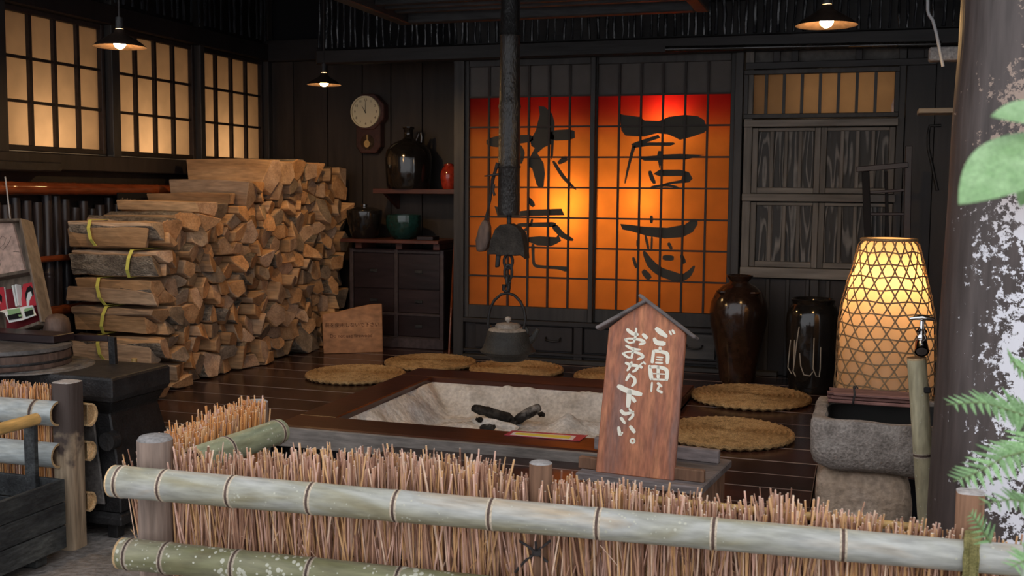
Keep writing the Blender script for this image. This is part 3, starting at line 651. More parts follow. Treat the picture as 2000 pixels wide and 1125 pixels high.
# unseen box added behind the paper doors against skylight, with its lamps
br = MB()
br.box(-2.53, -.70, YB+.80, YB+.82, .2, 2.3); br.box(-2.53, -2.51, YB+.06, YB+.8, .2, 2.3); br.box(-.72, -.70, YB+.06, YB+.8, .2, 2.3); br.box(-2.51, -.72, YB+.06, YB+.8, .2, .22); br.box(-2.51, -.72, YB+.06, YB+.8, 2.28, 2.3)
struct(br.build('wall_inner_room', M['boxwall'], origin=(-1.6, YB+.8, .2)), 'unseen plaster box added behind the paper doors to keep sky out', 'wall')
for (x, y, dy, pw) in ((1116, 402, .15, 5.6), (1262, 392, .19, 3.0), (1308, 220, .13, 3.6), (1085, 252, .22, .7)):
    light('inner_room_lamp', atY(x, y, YB+dy+.03), pw, (1, .76, .42), .05)
light('inner_room_lamp', (-1.6, YB+.55, .75), 3.4, (1, .74, .42), .2)
# ---- cupboard wall on the right: transom window, two rows of sliding board panels
YC = YB - .01
def cx(px, py): return atY(px, py, YC-.02).x
def cz(py, px=1600): return atY(px, py, YC-.02).z
bx('cupboard_back', -.708, 1.5, YC+.04, YB+.06, -.02, cz(230), M['soot'], wall_back)
X0, X1, XMm = cx(1452, 300), cx(1752, 300), cx(1597, 310)
bx('stile', X0, X0+.05, YC-.02, YC+.03, -.0, 2.06, M['greywood'], wall_back)
bx('stile', X1-.01, X1+.035, YC-.02, YC+.03, -.0, 2.06, M['jamb'], wall_back)
bx('stile', X1+.037, X1+.20, YC-.01, YC+.03, -.0, 2.06, M['dark'], wall_back)
for (y0, y1, m) in ((233, 247, 'greywoodx'), (379, 394, 'greywoodx'), (525, 545, 'greywoodx')):
    bx('rail', X0+.0, X1+.0, YC-.045, YC+.03, cz(y1), cz(y0), M[m], wall_back)
def board_panel(name, x0, x1, z0, z1, label):
    d = sroot(name, ((x0+x1)/2, YC, z0), label, 'door')
    s = .034
    bx('stile', x0, x0+s, YC-.018, YC+.008, z0, z1, M['greywood'], d); bx('stile', x1-s, x1, YC-.018, YC+.008, z0, z1, M['greywood'], d)
    bx('rail', x0+s, x1-s, YC-.017, YC+.008, z0, z0+s, M['greywoodx'], d); bx('rail', x0+s, x1-s, YC-.017, YC+.008, z1-s*.6, z1, M['greywoodx'], d)
    n = 4; cw = (x1-x0-2*s)/n
    for i in range(n):
        bx('board', x0+s+cw*i+.0015, x0+s+cw*(i+1)-.0015, YC-.004, YC+.006, z0+s, z1-s*.6, M['cedar'], d, .002)
    for i in range(1, n): bx('batten', x0+s+cw*i-.011, x0+s+cw*i+.011, YC-.020, YC-.0045, z0+s, z1-s*.6, M['greywood'], d, .003)
board_panel('door_3', X0+.052, XMm+.014, cz(378), cz(249), 'upper left sliding panel of dark cedar boards')
board_panel('door_4', XMm+.016, X1-.012, cz(378), cz(249), 'upper right sliding panel of dark cedar boards')
board_panel('door_5', X0+.052, XMm+.014, cz(524), cz(396), 'lower left sliding panel of dark cedar boards')
board_panel('door_6', XMm+.016, X1-.012, cz(524), cz(396), 'lower right sliding panel of dark cedar boards, behind the basket lantern')
# dark boards below
zt = cz(547); n_ = 7
for i in range(n_):
    a = X0+.05+(X1-X0-.06)*i/n_; b = X0+.05+(X1-X0-.06)*(i+1)/n_
    bx('lower_board', a+.002, b-.002, YC+.005, YC+.035, .0, zt, M['dark'], wall_back)
    if i: bx('lower_batten', a-.012, a+.012, YC-.012, YC+.0045, .0, zt, M['jamb'], wall_back)
bx('lower_post', XMm-.02, XMm+.03, YC-.03, YC+.0, .0, zt, M['jamb'], wall_back)
# transom window
TZ0, TZ1 = cz(221), cz(143); tx0, tx1 = cx(1462, 180), cx(1747, 180)
tw = sroot('window_4', ((tx0+tx1)/2, YC, TZ0), 'low wide paper window with eight panes above the cupboards', 'window')
fr = .028
bx('rail', tx0-fr, tx1+fr, YC-.03, YC+.02, TZ0-fr, TZ0, M['jamb'], tw); bx('rail', tx0-fr, tx1+fr, YC-.03, YC+.02, TZ1, TZ1+fr, M['jamb'], tw)
bx('stile', tx0-fr, tx0, YC-.03, YC+.02, TZ0, TZ1, M['jamb'], tw); bx('stile', tx1, tx1+fr, YC-.03, YC+.02, TZ0, TZ1, M['jamb'], tw)
cw = (tx1-tx0)/8; first = None
for i in range(8):
    if first is None: first = MB().box(tx0, tx0+cw, YC+.007, YC+.009, TZ0, TZ1).build('pane', M['tranp'], tw)
    else: link_copy(first, 'pane', tw, (tx0+cw*(i+.5), YC+.008, TZ0))
    if i: bx('muntin', tx0+cw*i-.009, tx0+cw*i+.009, YC-.015, YC+.005, TZ0, TZ1, M['jamb'], tw, 0)
# torn flap of paper at the right end of the transom
fl = [atY(x, y, YC-.02) for x, y in ((1742, 221), (1749, 224), (1751, 185), (1746, 192), (1741, 205))]
MB().prism(fl, (0, .001, 0)).build('torn_flap', M['pinkboard'], tw)
# wall above the transom: plaster fields between short posts
bx('plaster_field', X0+.05, 1.4, YC+.02, YC+.05, cz(128), 2.075, M['plaster'], wall_back)
bx('transom_head', X0, X1+.2, YC-.03, YC+.03, TZ1+fr+.004, cz(119), M['darkx'], wall_back)
for px in (1517, 1553, 1678, 1812): bx('short_post', cx(px-7, 110), cx(px+7, 110), YC-.02, YC+.03, cz(119), 2.075, M['dark'], wall_back)
tr_ = MB(); tr_.box(-.70, .60, YB+.42, YB+.44, 1.45, 2.1); tr_.box(-.70, -.68, YB+.06, YB+.42, 1.45, 2.1); tr_.box(.58, .60, YB+.06, YB+.42, 1.45, 2.1); tr_.box(-.68, .58, YB+.06, YB+.42, 1.45, 1.47); tr_.box(-.68, .58, YB+.06, YB+.42, 2.08, 2.1)  # unseen box added around the transom lamps, shuts out the sky
struct(tr_.build('wall_transom_box', M['boxwall'], origin=(0, YB+.4, 1.45)), 'unseen plaster box added behind the low wide window against skylight', 'wall')
light('transom_lamp', (-.24, YB+.30, 1.72), .75, (1, .80, .60), .1); light('transom_lamp', (.05, YB+.30, 1.72), .62, (1, .80, .60), .1)
# rest of the back wall and the right wall
bx('dark_boards', X1+.2, 1.5, YC, YB+.05, -.02, 2.075, M['dark'], wall_back)
struct(bx('wall_right', 1.5, 1.56, 3.6, YB+.06, G, 4.0, M['dark']), 'dark board wall beyond the big log pillar', 'wall')

# glossy dark bamboo along the header
a_, b_ = atY(1300, 96, YB-.09), atY(1838, 86, YB-.09)
tag(rail('smoked_pole', a_, b_, .020, M['glazeblack'], wall_back, (.12, .3, .5, .68, .85)), 'glossy black smoked bamboo pole')

# ---- roof: steep sooty slope lined with bamboo, front slope down to an unseen eave set low to cut daylight
YE, ZE = 6.78, 2.80; YR, ZR = 4.75, 4.06; YF, ZF = 2.82, 2.55
rb = MB()
for (y0, z0, y1, z1) in ((YA+.3, 2.44, YR, ZR), (YR, ZR, YF, ZF)):
    rb.add([(-5.6, y0, z0), (2.2, y0, z0), (2.2, y1, z1), (-5.6, y1, z1), (-5.6, y0, z0+.12), (2.2, y0, z0+.12), (2.2, y1, z1+.12), (-5.6, y1, z1+.12)],
           [(0, 1, 2, 3), (7, 6, 5, 4), (0, 4, 5, 1), (3, 2, 6, 7), (0, 3, 7, 4), (1, 5, 6, 2)])
ceiling = struct(rb.build('ceiling', M['soot'], origin=(-1.5, YR, ZE)), 'sooty black roof above a curtain of thin bamboo rods', 'ceiling')
bx('rod_backing', -3.60, -2.605, YE+.02, YE+.04, 2.02, 3.0, M['soot'], ceiling, 0)
x = -3.56
while x < 1.35:
    r = R(.007, .013); sw = R(-.02, .02)
    pts = [Vector((x+sw*t+R(-.003, .003), YE-.075+R(-.006, .006), 2.088+.55*t)) for t in (0, .1, .2, .35, .5, .7, 1)]
    mb = MB(); mb.tube(pts, [r*R(.85, 1.15) for _ in pts], 7); mb.build('bamboo_rod', M['rodk'], ceiling, smooth=True)
    x += R(.034, .062)
y = 5.2
while y < 7.3:
    r = R(.007, .012); pts = [Vector((XL+.08+R(-.004, .004), y+R(-.004, .004), 2.24+.7*t)) for t in (0, .2, .4, .7, 1)]
    mb = MB(); mb.tube(pts, [r*R(.85, 1.15) for _ in pts], 7); mb.build('bamboo_rod', M['rodk'], ceiling, smooth=True); y += R(.05, .11)
bx('eave_beam', -3.60, 1.5, YE-.06, YE+.03, 1.985, 2.085, M['darkx'], ceiling, .01)
bx('purlin', XL, 1.5, 5.3, 5.42, 3.20, 3.34, M['darkx'], ceiling, .01)

# ---- big log pillar
pil = MB(); pc = Vector((atY(1832, 520, 3.28).x+.205, 3.30, G)); n = 40; prof = [(.214-.004*i+.004*nz(i*.7, 0, 1), 3.4*i/16) for i in range(17)]
pil.lathe(prof, pc, n, wob=lambda th, z: 1+.022*nz(math.cos(th)*1.6, math.sin(th)*1.6, z*.8))
pil.add([(pc.x, pc.y, G)], [])
struct(pil.build('trim_1', M['pillar'], smooth=True, origin=(pc.x, pc.y, 0)), 'big dark log pillar with flaking white patches', 'pillar')

# ================================================================== FIREWOOD
def clip(poly, p, q):
    """keep the side of poly nearer to p than q"""
    m_ = ((p[0]+q[0])/2, (p[1]+q[1])/2); d = (q[0]-p[0], q[1]-p[1]); out = []
    f = lambda a: (a[0]-m_[0])*d[0]+(a[1]-m_[1])*d[1]
    for i in range(len(poly)):
        a, b = poly[i], poly[(i+1) % len(poly)]; fa, fb_ = f(a), f(b)
        if fa <= 0: out.append(a)
        if fa*fb_ < 0: t = fa/(fa-fb_); out.append((a[0]+(b[0]-a[0])*t, a[1]+(b[1]-a[1])*t))
    return out
def cut_half(poly, fn):
    out = []
    for i in range(len(poly)):
        a, b = poly[i], poly[(i+1) % len(poly)]; fa, fb_ = fn(a), fn(b)
        if fa <= 0: out.append(a)
        if fa*fb_ < 0: t = fa/(fa-fb_); out.append((a[0]+(b[0]-a[0])*t, a[1]+(b[1]-a[1])*t))
    return out
def top_of(y):
    return .955 if y < 5.17 else .99 if y < 5.4 else 1.045 if y < 5.78 else 1.10 if y < 5.95 else 1.19 if y < 6.15 else 1.315 if y < 6.95 else 1.28
rng = random.Random(5)
RH = .159
pts = []
for r in range(9):
    zc0 = r*RH
    for sub in (.27, .76):
        z = zc0+RH*sub; y = 4.955 + (.0 if sub < .5 else .045)
        while y < 7.20:
            if z < top_of(y)-.02 and not (rng.random() < .09 and y > 5.3):
                pts.append((y+rng.uniform(-.028, .028), z+rng.uniform(-.024, .024), r, y))
            y += rng.uniform(.085, .160)*(1.1 if y < 5.15 else 1)
LX0, LX1 = -4.17, -3.63
bundle_lab = ['lowest firewood bundle at the left end of the stack, against the floor', 'firewood bundle second from the floor at the left end of the stack', 'firewood bundle with a yellow band, third from the floor at the left end',
              'firewood bundle with a yellow band, third from the top at the left end', 'firewood bundle with a yellow band, second from the top at the left end', 'topmost firewood bundle with a yellow band and a thick bark log at the left end']
bundles = {}
def log_mesh(name, poly, x0, x1, parent=None, barky=.3, big=False):
    c = (sum(p[0] for p in poly)/len(poly), sum(p[1] for p in poly)/len(poly))
    # a round bark side: one edge of the polygon swells to an arc
    mb = MB(); n = len(poly); k = rng.randrange(n); prof_ = []
    bark_edges = set(); barked = rng.random() < barky
    if barked: k = max(range(n), key=lambda i: math.hypot(poly[(i+1) % n][0]-poly[i][0], poly[(i+1) % n][1]-poly[i][1]))
    for i in range(n):
        a, b = poly[i], poly[(i+1) % n]; prof_.append(a)
        if barked and i == k:
            e = (b[0]-a[0], b[1]-a[1]); nn = (e[1], -e[0])
            if (nn[0]*((a[0]+b[0])/2-c[0])+nn[1]*((a[1]+b[1])/2-c[1])) < 0: nn = (-nn[0], -nn[1])
            bark_edges |= {len(prof_)-1, len(prof_), len(prof_)+1}
            for t, h in ((.3, .13), (.7, .13)): prof_.append((a[0]+e[0]*t+nn[0]*h, a[1]+e[1]*t+nn[1]*h))
    n = len(prof_)
    st = [0, .2, .42, .6, .8, 1] if big else [0, .33, .66, 1]; vs = []; am = 1.9 if big else 1.25
    dy, dz = rng.uniform(-.014, .014), rng.uniform(-.010, .010)
    s0 = rng.uniform(0, 99); ky, kz = rng.uniform(-.55, .55), rng.uniform(-.45, .45); qy, qz = rng.uniform(-.4, .4), rng.uniform(-.4, .4)
    for t in st:
        x = x0+(x1-x0)*t
        for i, p in enumerate(prof_):
            sc_ = .93 if t < 1 else .90
            yy = c[0]+(p[0]-c[0])*sc_; zz = c[1]+(p[1]-c[1])*sc_
            w_ = (1-t)
            xx = x + (ky*(yy-c[0])+kz*(zz-c[1]) if t == 1 else qy*(yy-c[0])+qz*(zz-c[1]) if t == 0 else 0)
            yy += dy*w_+.010*am*nz(t*3, i*1.7, s0); zz += dz*w_+.008*am*nz(t*3, i*1.7+9, s0)
            vs.append((xx, yy, max(zz, .003)))
    fs = []; mi = []
    for s_ in range(len(st)-1):
        for i in range(n):
            fs.append((s_*n+i, s_*n+(i+1) % n, (s_+1)*n+(i+1) % n, (s_+1)*n+i)); mi.append(2 if (i in bark_edges) else 1)
    mb.v += vs; mb.f += fs; mb.mi += mi
    mb.f.append(tuple(range(n))[::-1]); mb.mi.append(0); mb.f.append(tuple((len(st)-1)*n+i for i in range(n))); mb.mi.append(0)
    u = rng.random()
    return mb.build(name, [M['logend' if u < .50 else 'logend2' if u < .80 else 'logend3'], M['logside' if rng.random() < .6 else 'logside2'], M['bark']], parent, bevel=.005)
nlog = 0
for i, (y, z, r, yg) in enumerate(pts):
    poly = [(4.93, 0), (7.24, 0), (7.24, 1.36), (4.93, 1.36)]
    for j, q in enumerate(pts):
        if j != i and abs(q[0]-y) < .34 and abs(q[1]-z) < .34: poly = clip(poly, (y, z), (q[0], q[1]))
    t_ = top_of(yg)+rng.uniform(-.012, .014)
    poly = cut_half(poly, lambda a: a[1]-t_)
    bb = .012 + (.010 if yg < 5.2 else 0)
    lo, hi = r*RH+bb*.4, (r+1)*RH-bb*.4
    if yg < 5.20:
        poly = cut_half(poly, lambda a: a[1]-hi); poly = cut_half(poly, lambda a: lo-a[1])
    if len(poly) < 3: continue
    # drop slivers
    q = [poly[0]]
    for p in poly[1:]:
        if math.hypot(p[0]-q[-1][0], p[1]-q[-1][1]) > .012: q.append(p)
    if len(q) > 3 and math.hypot(q[0][0]-q[-1][0], q[0][1]-q[-1][1]) < .012: q.pop()
    if len(q) < 3: continue
    a_ = abs(sum(q[k][0]*q[(k+1) % len(q)][1]-q[(k+1) % len(q)][0]*q[k][1] for k in range(len(q))))/2
    if a_ < .0012: continue
    x0, x1 = LX0+rng.uniform(-.035, .03), LX1+rng.uniform(-.055, .03)
    if z > top_of(yg)-.16 and 5.3 < yg < 6.1: x0 -= .03
    if yg < 5.20 and r < 6:
        if r not in bundles:
            bundles[r] = thing('firewood_bundle', (-3.9, 5.06, r*RH), bundle_lab[r], 'firewood', 'tied firewood bundles at the left end')
        log_mesh('log', q, x0, x1, bundles[r], .8 if yg < 5.02 and r in (5, 4, 0) else .45, True)
    else:
        o = log_mesh('split_log', q, x0, x1, None, .5)
        
        k3 = 0 if r == 0 else 2 if z > top_of(yg)-.13 else 1
        tag(o, ['split log in the bottom row of the firewood stack, on the floor', 'split log with pale cut end in the middle of the firewood stack', 'split log lying on the stepped top of the firewood stack'][k3], 'log', ['bottom row of the firewood stack', 'middle of the firewood stack', 'top of the firewood stack'][k3]); nlog += 1
# yellow bands over the front of the bundles
for r, px in ((5, 178), (4, 258), (3, 192), (2, 205), (1, 190), (0, 185)):
    x = atY(px, 560, 4.92).x; z0, z1 = r*RH+.004, (r+1)*RH-.004
    mb = MB(); y0, y1 = 4.905, 5.24; w_ = .0105; dx = .03*(1 if r % 2 else -1)
    loop = [(x, y0+.02, z1), (x+dx*.2, y0-.003, (z0+z1)/2+.03), (x+dx*.6, y0-.002, (z0+z1)/2-.03), (x+dx, y0+.03, z0), (x+dx, y1, z0), (x, y1, z1)]
    for a, b in zip(loop, loop[1:]+loop[:1]):
        a = Vector(a); b = Vector(b); d = (b-a).normalized(); ax = Vector((w_, 0, 0)); nn = d.cross(Vector((1, 0, 0))).normalized()*.0012
        mb.obox((a+b)/2, ax, (b-a)/2, nn)
    if r in bundles: mb.build('band', M['band'], bundles[r])
# two loose logs lying at the foot of the stack
for (px, py, rr, lab) in ((300, 762, .3, 'short loose log jutting out at the foot of the firewood stack'),):
    p = atZ(px, py, .05); q = [(p.y-.05, .005), (p.y+.055, .003), (p.y+.065, .055), (p.y+.01, .098), (p.y-.045, .08)]
    tag(log_mesh('loose_log', q, LX1-.10, LX1+.12, None, 0), lab, 'log')
# ================================================================== HANGING THINGS
def pendant(px, py, depth, shade_r, label, mini=False):
    """py = lower rim of the shade in the photo"""
    c = CAM + ray(px, py)*depth
    roofz = 2.44 + (ZR-2.44)*(YA+.3-c.y)/(YA+.3-YR) if c.y > YR else ZF + (ZR-ZF)*(c.y-YF)/(YR-YF)
    t = thing('pendant_lamp', c, label, 'lamp')
    h = shade_r*.52
    prof = [(.020, h+.018), (.024, h+.004), (shade_r*.42, h*.78), (shade_r*.80, h*.34), (shade_r, 0), (shade_r-.004, .001), (shade_r*.78, h*.32), (shade_r*.40, h*.74), (.015, h-.004)]
    MB().lathe(prof, c, 36).build('shade', M['shade'], t, smooth=True)
    MB().lathe([(.0, h+.075), (.016, h+.073), (.018, h+.02), (.0, h+.016)], c, 16).build('socket', M['iron'], t, smooth=True)
    MB().tube([c+Vector((0, 0, h+.07)), c+Vector((0, 0, roofz-c.z))], .0045, 6).build('cord', M['rope'], t, smooth=True)
    b = MB(); rb_ = .027
    b.lathe([(0, -rb_)] + [(rb_*math.sin(a), -rb_*math.cos(a)) for a in [PI*k/12 for k in range(1, 10)]] + [(.014, rb_*1.25), (0, rb_*1.5)], c+Vector((0, 0, .018)), 20)
    b.build('bulb', M['bulb'], t, smooth=True)
    return t
pendant(234, 92, 4.95, .120, 'brown pendant lamp hanging in front of the paper windows')
pendant(633, 166, 6.6, .105, 'small pendant lamp lit beside the wall clock')
pendant(1614, 50, 4.25, .120, 'pendant lamp with a wide shade hanging near the log pillar')

# hanging lattice shelf over the hearth
zs_ = 2.06; sh = thing('hanging_fire_shelf', (-1.69, 4.9, zs_), 'dark wooden lattice shelf hanging above the hearth', 'shelf')
hx0, hx1, hy0, hy1 = -2.52, -.78, 3.95, 5.72
for a, b in ((hx0, hx0+.07), (hx1-.07, hx1)): bx('frame_beam', a, b, hy0, hy1, zs_, zs_+.13, M['lattice'], sh, .006)
for a, b in ((hy0, hy0+.07), (hy1-.07, hy1)): bx('frame_beam', hx0+.07, hx1-.07, a, b, zs_, zs_+.13, M['lattice'], sh, .006)
y = hy0+.17
while y < hy1-.12:
    if abs(y-5.12) > .09: bx('cross_bar', hx0+.07, hx1-.07, y-.022, y+.022, zs_+.028, zs_+.07, M['lattice'], sh, .004)
    y += .125
x = hx0+.19
while x < hx1-.12:
    if abs(x+1.69) > .09: bx('long_bar', x-.024, x+.024, hy0+.07, hy1-.07, zs_+.0705, zs_+.11, M['lattice'], sh, .004)
    x += .135
for x in (hx0+.1, hx1-.1):
    for y in (hy0+.3, hy1-.1):
        top = (2.44+(ZR-2.44)*(YA+.3-y)/(YA+.3-YR) if y > YR else ZF+(ZR-ZF)*(y-YF)/(YR-YF))
        MB().tube([(x, y, zs_+.1), (x, y, top)], .012, 8).build('hanger_rope', M['rope'], sh, smooth=True)
for a in range(5):
    bx('roof_block', hx0+.15+a*.32, hx0+.27+a*.32, 5.25, 5.6, zs_+.111, zs_+.16, M['dark'], sh)

# pot hook: bamboo tube, iron rod, crosspiece, chain
HK = Vector((atY(993, 500, 5.12).x, 5.12, 0))
def hz(py, px=993): return atY(px, py, 5.12).z
hk = thing('hearth_pot_hook', (HK.x, HK.y, hz(580)), 'black hanging pot hook in a smoked bamboo tube over the hearth', 'pot hook')
mb = MB(); zz = [hz(y) for y in (420, 412, 330, 326, 322, 240, 214, 208, 202, 120, 74, 70, 66, 10, -260)]
rr = [.052, .056, .054, .059, .054, .053, .053, .057, .052, .049, .048, .053, .048, .046, .046]
mb.tube([(HK.x+.004*nz(z*4, 1, 1), HK.y, z) for z in zz], rr, 18)
mb.build('bamboo_tube', M['smoketube'], hk, smooth=True)
MB().tube([(HK.x+.002, HK.y, hz(418)), (HK.x+.003, HK.y, hz(452))], .012, 10).build('rod', M['iron'], hk, smooth=True)
# crosspiece: fan-shaped carved wood block
cp = lambda x, y, dy=0: atY(x, y, 5.12+dy)
def carved(name, outline, th, m, parent, y0=5.12):
    mb = MB(); mb.prism([atY(x, y, y0-th/2) for x, y in outline], (0, th, 0)); return mb.build(name, m, parent, bevel=min(.012, th*.3), seg=2)
carved('crosspiece', [(952, 497), (957, 470), (966, 448), (976, 439), (994, 437), (1008, 443), (1018, 455), (1022, 475), (1025, 507), (1021, 503), (1016, 499), (1005, 500), (992, 498), (978, 500), (966, 497)], .085, M['char'], hk, 5.11)
carved('side_flap', [(929, 492), (927, 470), (933, 446), (941, 430), (951, 428), (955, 445), (955, 470), (950, 485), (944, 492)], .05, M['tub'], hk, 5.12)
carved('wedge', [(968, 496), (977, 496), (974, 522), (966, 523)], .02, M['iron'], hk, 5.10)
# rope from the tube to the crosspiece
MB().tube([atY(x, y, 5.085) for x, y in ((972, 318), (967, 335), (962, 352), (960, 370), (957, 390), (953, 410), (948, 430))], [.010, .008, .010, .007, .008, .006, .008], 8).build('rope', M['rope'], hk, smooth=True)
MB().tube([atY(x, y, 5.07) for x, y in ((946, 344), (962, 342), (975, 340))], [.003, .005, .006], 6).build('twig', M['iron'], hk, smooth=True)
MB().tube([atY(x, y, 5.075) for x, y in ((965, 360), (963, 372), (966, 382))], .007, 6).build('knot', M['rope'], hk, smooth=True)
# chain of three links and the hook
def link(name, y0, y1, hw, flat, r, parent):
    mb = MB(); a = atY(994, y0, 5.12); b = atY(994, y1, 5.12); c = (a+b)/2; hh = (a.z-b.z)/2; pts = []
    for k in range(15):
        th = 2*PI*k/14
        u = math.sin(th)*hw
        pts.append(Vector((HK.x+(u if flat else u*.35), HK.y+(u*.35 if flat else u), c.z+math.cos(th)*hh)))
    mb.tube(pts, r, 7, caps=False); return mb.build(name, M['iron'], parent, smooth=True)
link('chain_link', 497, 524, .020, True, .008, hk); link('chain_link', 517, 547, .017, True, .008, hk); link('chain_link', 538, 558, .012, False, .008, hk)
mb = MB(); mb.tube([atY(x, y, 5.12) for x, y in ((994, 552), (994, 562), (993, 568), (988, 570), (984, 566), (985, 556))], [.009, .010, .011, .010, .010, .012], 8); mb.build('hook', M['iron'], hk, smooth=True)

# kettle
kc = Vector((atY(992, 660, 5.12).x, 5.12, hz(703)))
kt = thing('iron_kettle', kc, 'dark iron kettle with a dusty lid hanging over the hearth', 'kettle')
s_ = 5.42/2100
mb = MB(); mb.lathe([(0, 0), (.085, .000), (.102, .018), (.108, .030), (.136, .040), (.141, .048), (.128, .062), (.117, .090), (.108, .125), (.102, .148), (.096, .156)], kc, 44); mb.build('body', M['irongrey'], kt, smooth=True)
MB().lathe([(.100, .151), (.094, .160), (.062, .166), (.060, .156)], kc, 44).build('shoulder', M['kettletop'], kt, smooth=True)
ld = MB(); ld.lathe([(.064, .160), (.065, .176), (.058, .184), (.030, .189), (0, .190)], kc, 40); ld = ld.build('lid', M['kettletop'], kt, smooth=True)
MB().lathe([(0, .188), (.006, .190), (.009, .197), (.016, .203), (.017, .211), (.010, .219), (0, .221)], kc, 20).build('knob', M['kettletop'], ld, smooth=True)
hp = [(-.098, .135), (-.104, .165), (-.102, .20), (-.092, .235), (-.070, .268), (-.035, .292), (0, .298), (.035, .290), (.066, .266), (.086, .235), (.094, .20), (.088, .165), (.082, .150)]
MB().tube([kc+Vector((u, -.01*(1-abs(u)*4), .135+(v-.135)*1.26)) for u, v in hp], .0075, 9).build('handle', M['iron'], kt, smooth=True)
for sx in (-1, 1): MB().tube([kc+Vector((sx*.100, 0, .138)), kc+Vector((sx*.104, 0, .155)), kc+Vector((sx*.094, 0, .170))], .009, 8).build('lug', M['irongrey'], kt, smooth=True)
MB().tube([kc+Vector(p) for p in ((.09, .02, .09), (.125, .03, .115), (.137, .03, .14), (.150, .033, .160))], [.026, .018, .014, .010], 12).build('spout', M['irongrey'], kt, smooth=True)

# ================================================================== ALCOVE
# wall clock
ck0 = atY(711, 218, YA-.10); CY = YA-.018
def ckp(x, y, dy): return atY(x, y, CY-dy)
ck = thing('wall_clock', atY(713, 298, CY), 'old wooden pendulum wall clock with a round cream face', 'clock')
sc_k = (atY(739, 218, CY-.1).x-atY(683, 218, CY-.1).x)/2
fc = atY(712, 218, CY-.11); Rk = sc_k
# case: octagonal head and box below, in the wall plane
def ngon(c, r, n, a0=0): return [(c.x+r*math.cos(a0+2*PI*k/n), c.z+r*math.sin(a0+2*PI*k/n)) for k in range(n)]
cc = Vector((fc.x+.012, 0, fc.z))
MB().prism([(x, CY, z) for x, z in ngon(cc, Rk*1.22, 8, PI/8)], (0, -.085, 0)).build('case', M['clockwood'], ck, bevel=.006)
zb_ = atY(715, 300, CY).z; zt_ = fc.z-Rk*.7
MB().prism([(cc.x-.10, CY, zt_), (cc.x-.10, CY, zb_+.05), (cc.x-.06, CY, zb_), (cc.x+.06, CY, zb_), (cc.x+.10, CY, zb_+.05), (cc.x+.10, CY, zt_)], (0, -.075, 0)).build('pendulum_box', M['clockwood'], ck, bevel=.005)
win_c = Vector((cc.x-.005, 0, (zt_+zb_)/2-.03))
MB().prism([(win_c.x+.055*math.cos(a), CY-.0752, win_c.z+.058*math.sin(a)) for a in [2*PI*k/20 for k in range(20)]], (0, -.004, 0)).build('pendulum_window', M['glazebrown'], ck)
mb = MB(); mb.prism([(win_c.x+.024*math.cos(a), CY-.080, win_c.z-.012+.028*math.sin(a)) for a in [2*PI*k/20 for k in range(20)]], (0, -.008, 0)); mb.build('pendulum', M['brass'], ck)
bx('pendulum_rod', win_c.x-.004, win_c.x+.004, CY-.086, CY-.080, win_c.z, win_c.z+.055, M['brass'], ck, 0)
yf_ = CY-.085
def ring(ri, ro, y0, y1, c, n=44):
    mb = MB(); vs = []; fs = []
    for k in range(n):
        a = 2*PI*k/n
        for r_, y_ in ((ro, y0), (ro, y1), (ri, y1), (ri, y0)): vs.append((c.x+r_*math.cos(a), y_, c.z+r_*math.sin(a)))
    for k in range(n):
        q = (k+1) % n
        for i in range(4): fs.append((k*4+i, q*4+i, q*4+(i+1) % 4, k*4+(i+1) % 4))
    return mb.add(vs, fs)
ring(Rk*.92, Rk, yf_, yf_-.022, fc).build('bezel', M['cream'], ck, smooth=35)
MB().prism([(fc.x+Rk*.95*math.cos(a), yf_-.001, fc.z+Rk*.95*math.sin(a)) for a in [2*PI*k/44 for k in range(44)]], (0, -.006, 0)).build('dial', M['cream'], ck)
def text_mesh(body, size, ext=.0004):
    c = bpy.data.curves.new('t', 'FONT'); c.body = body; c.size = size; c.align_x = 'CENTER'; c.align_y = 'CENTER'; c.extrude = ext; c.resolution_u = 3
    o = bpy.data.objects.new('t', c); COL.objects.link(o); dg = bpy.context.evaluated_depsgraph_get()
    me = bpy.data.meshes.new_from_object(o.evaluated_get(dg)); bpy.data.objects.remove(o); bpy.data.curves.remove(c); return me
def text_obj(name, body, size, mx, m, parent, ext=.0004):
    me = text_mesh(body, size, ext); me.name = name; me.materials.clear(); me.materials.append(m)
    o = bpy.data.objects.new(name, me); COL.objects.link(o); o.parent = parent
    o.matrix_local = Matrix.Translation(-wloc(parent)) @ mx; return o
FACE = Matrix(((1, 0, 0), (0, 0, -1), (0, 1, 0))).to_4x4()      # text plane -> faces -Y
for k in range(1, 13):
    a = PI/2-2*PI*k/12
    text_obj('numeral', str(k), Rk*.22, Matrix.Translation((fc.x+Rk*.75*math.cos(a), yf_-.0076, fc.z+Rk*.75*math.sin(a))) @ FACE, M['burn'], ck)
for ang, L_, w_ in ((PI/2, .70, .012), (PI/2+math.radians(33), .45, .016)):
    d = Vector((math.cos(ang), 0, math.sin(ang))); n_ = Vector((-d.z, 0, d.x)); c0 = Vector((fc.x, yf_-.011, fc.z))
    MB().prism([c0-n_*w_*.5*Rk*6*.1-d*.01, c0+n_*w_*.3-d*.01, c0+d*L_*Rk+n_*.001, c0+d*L_*Rk-n_*.001], (0, -.001, 0)).build('hand', M['bookblack'], ck)

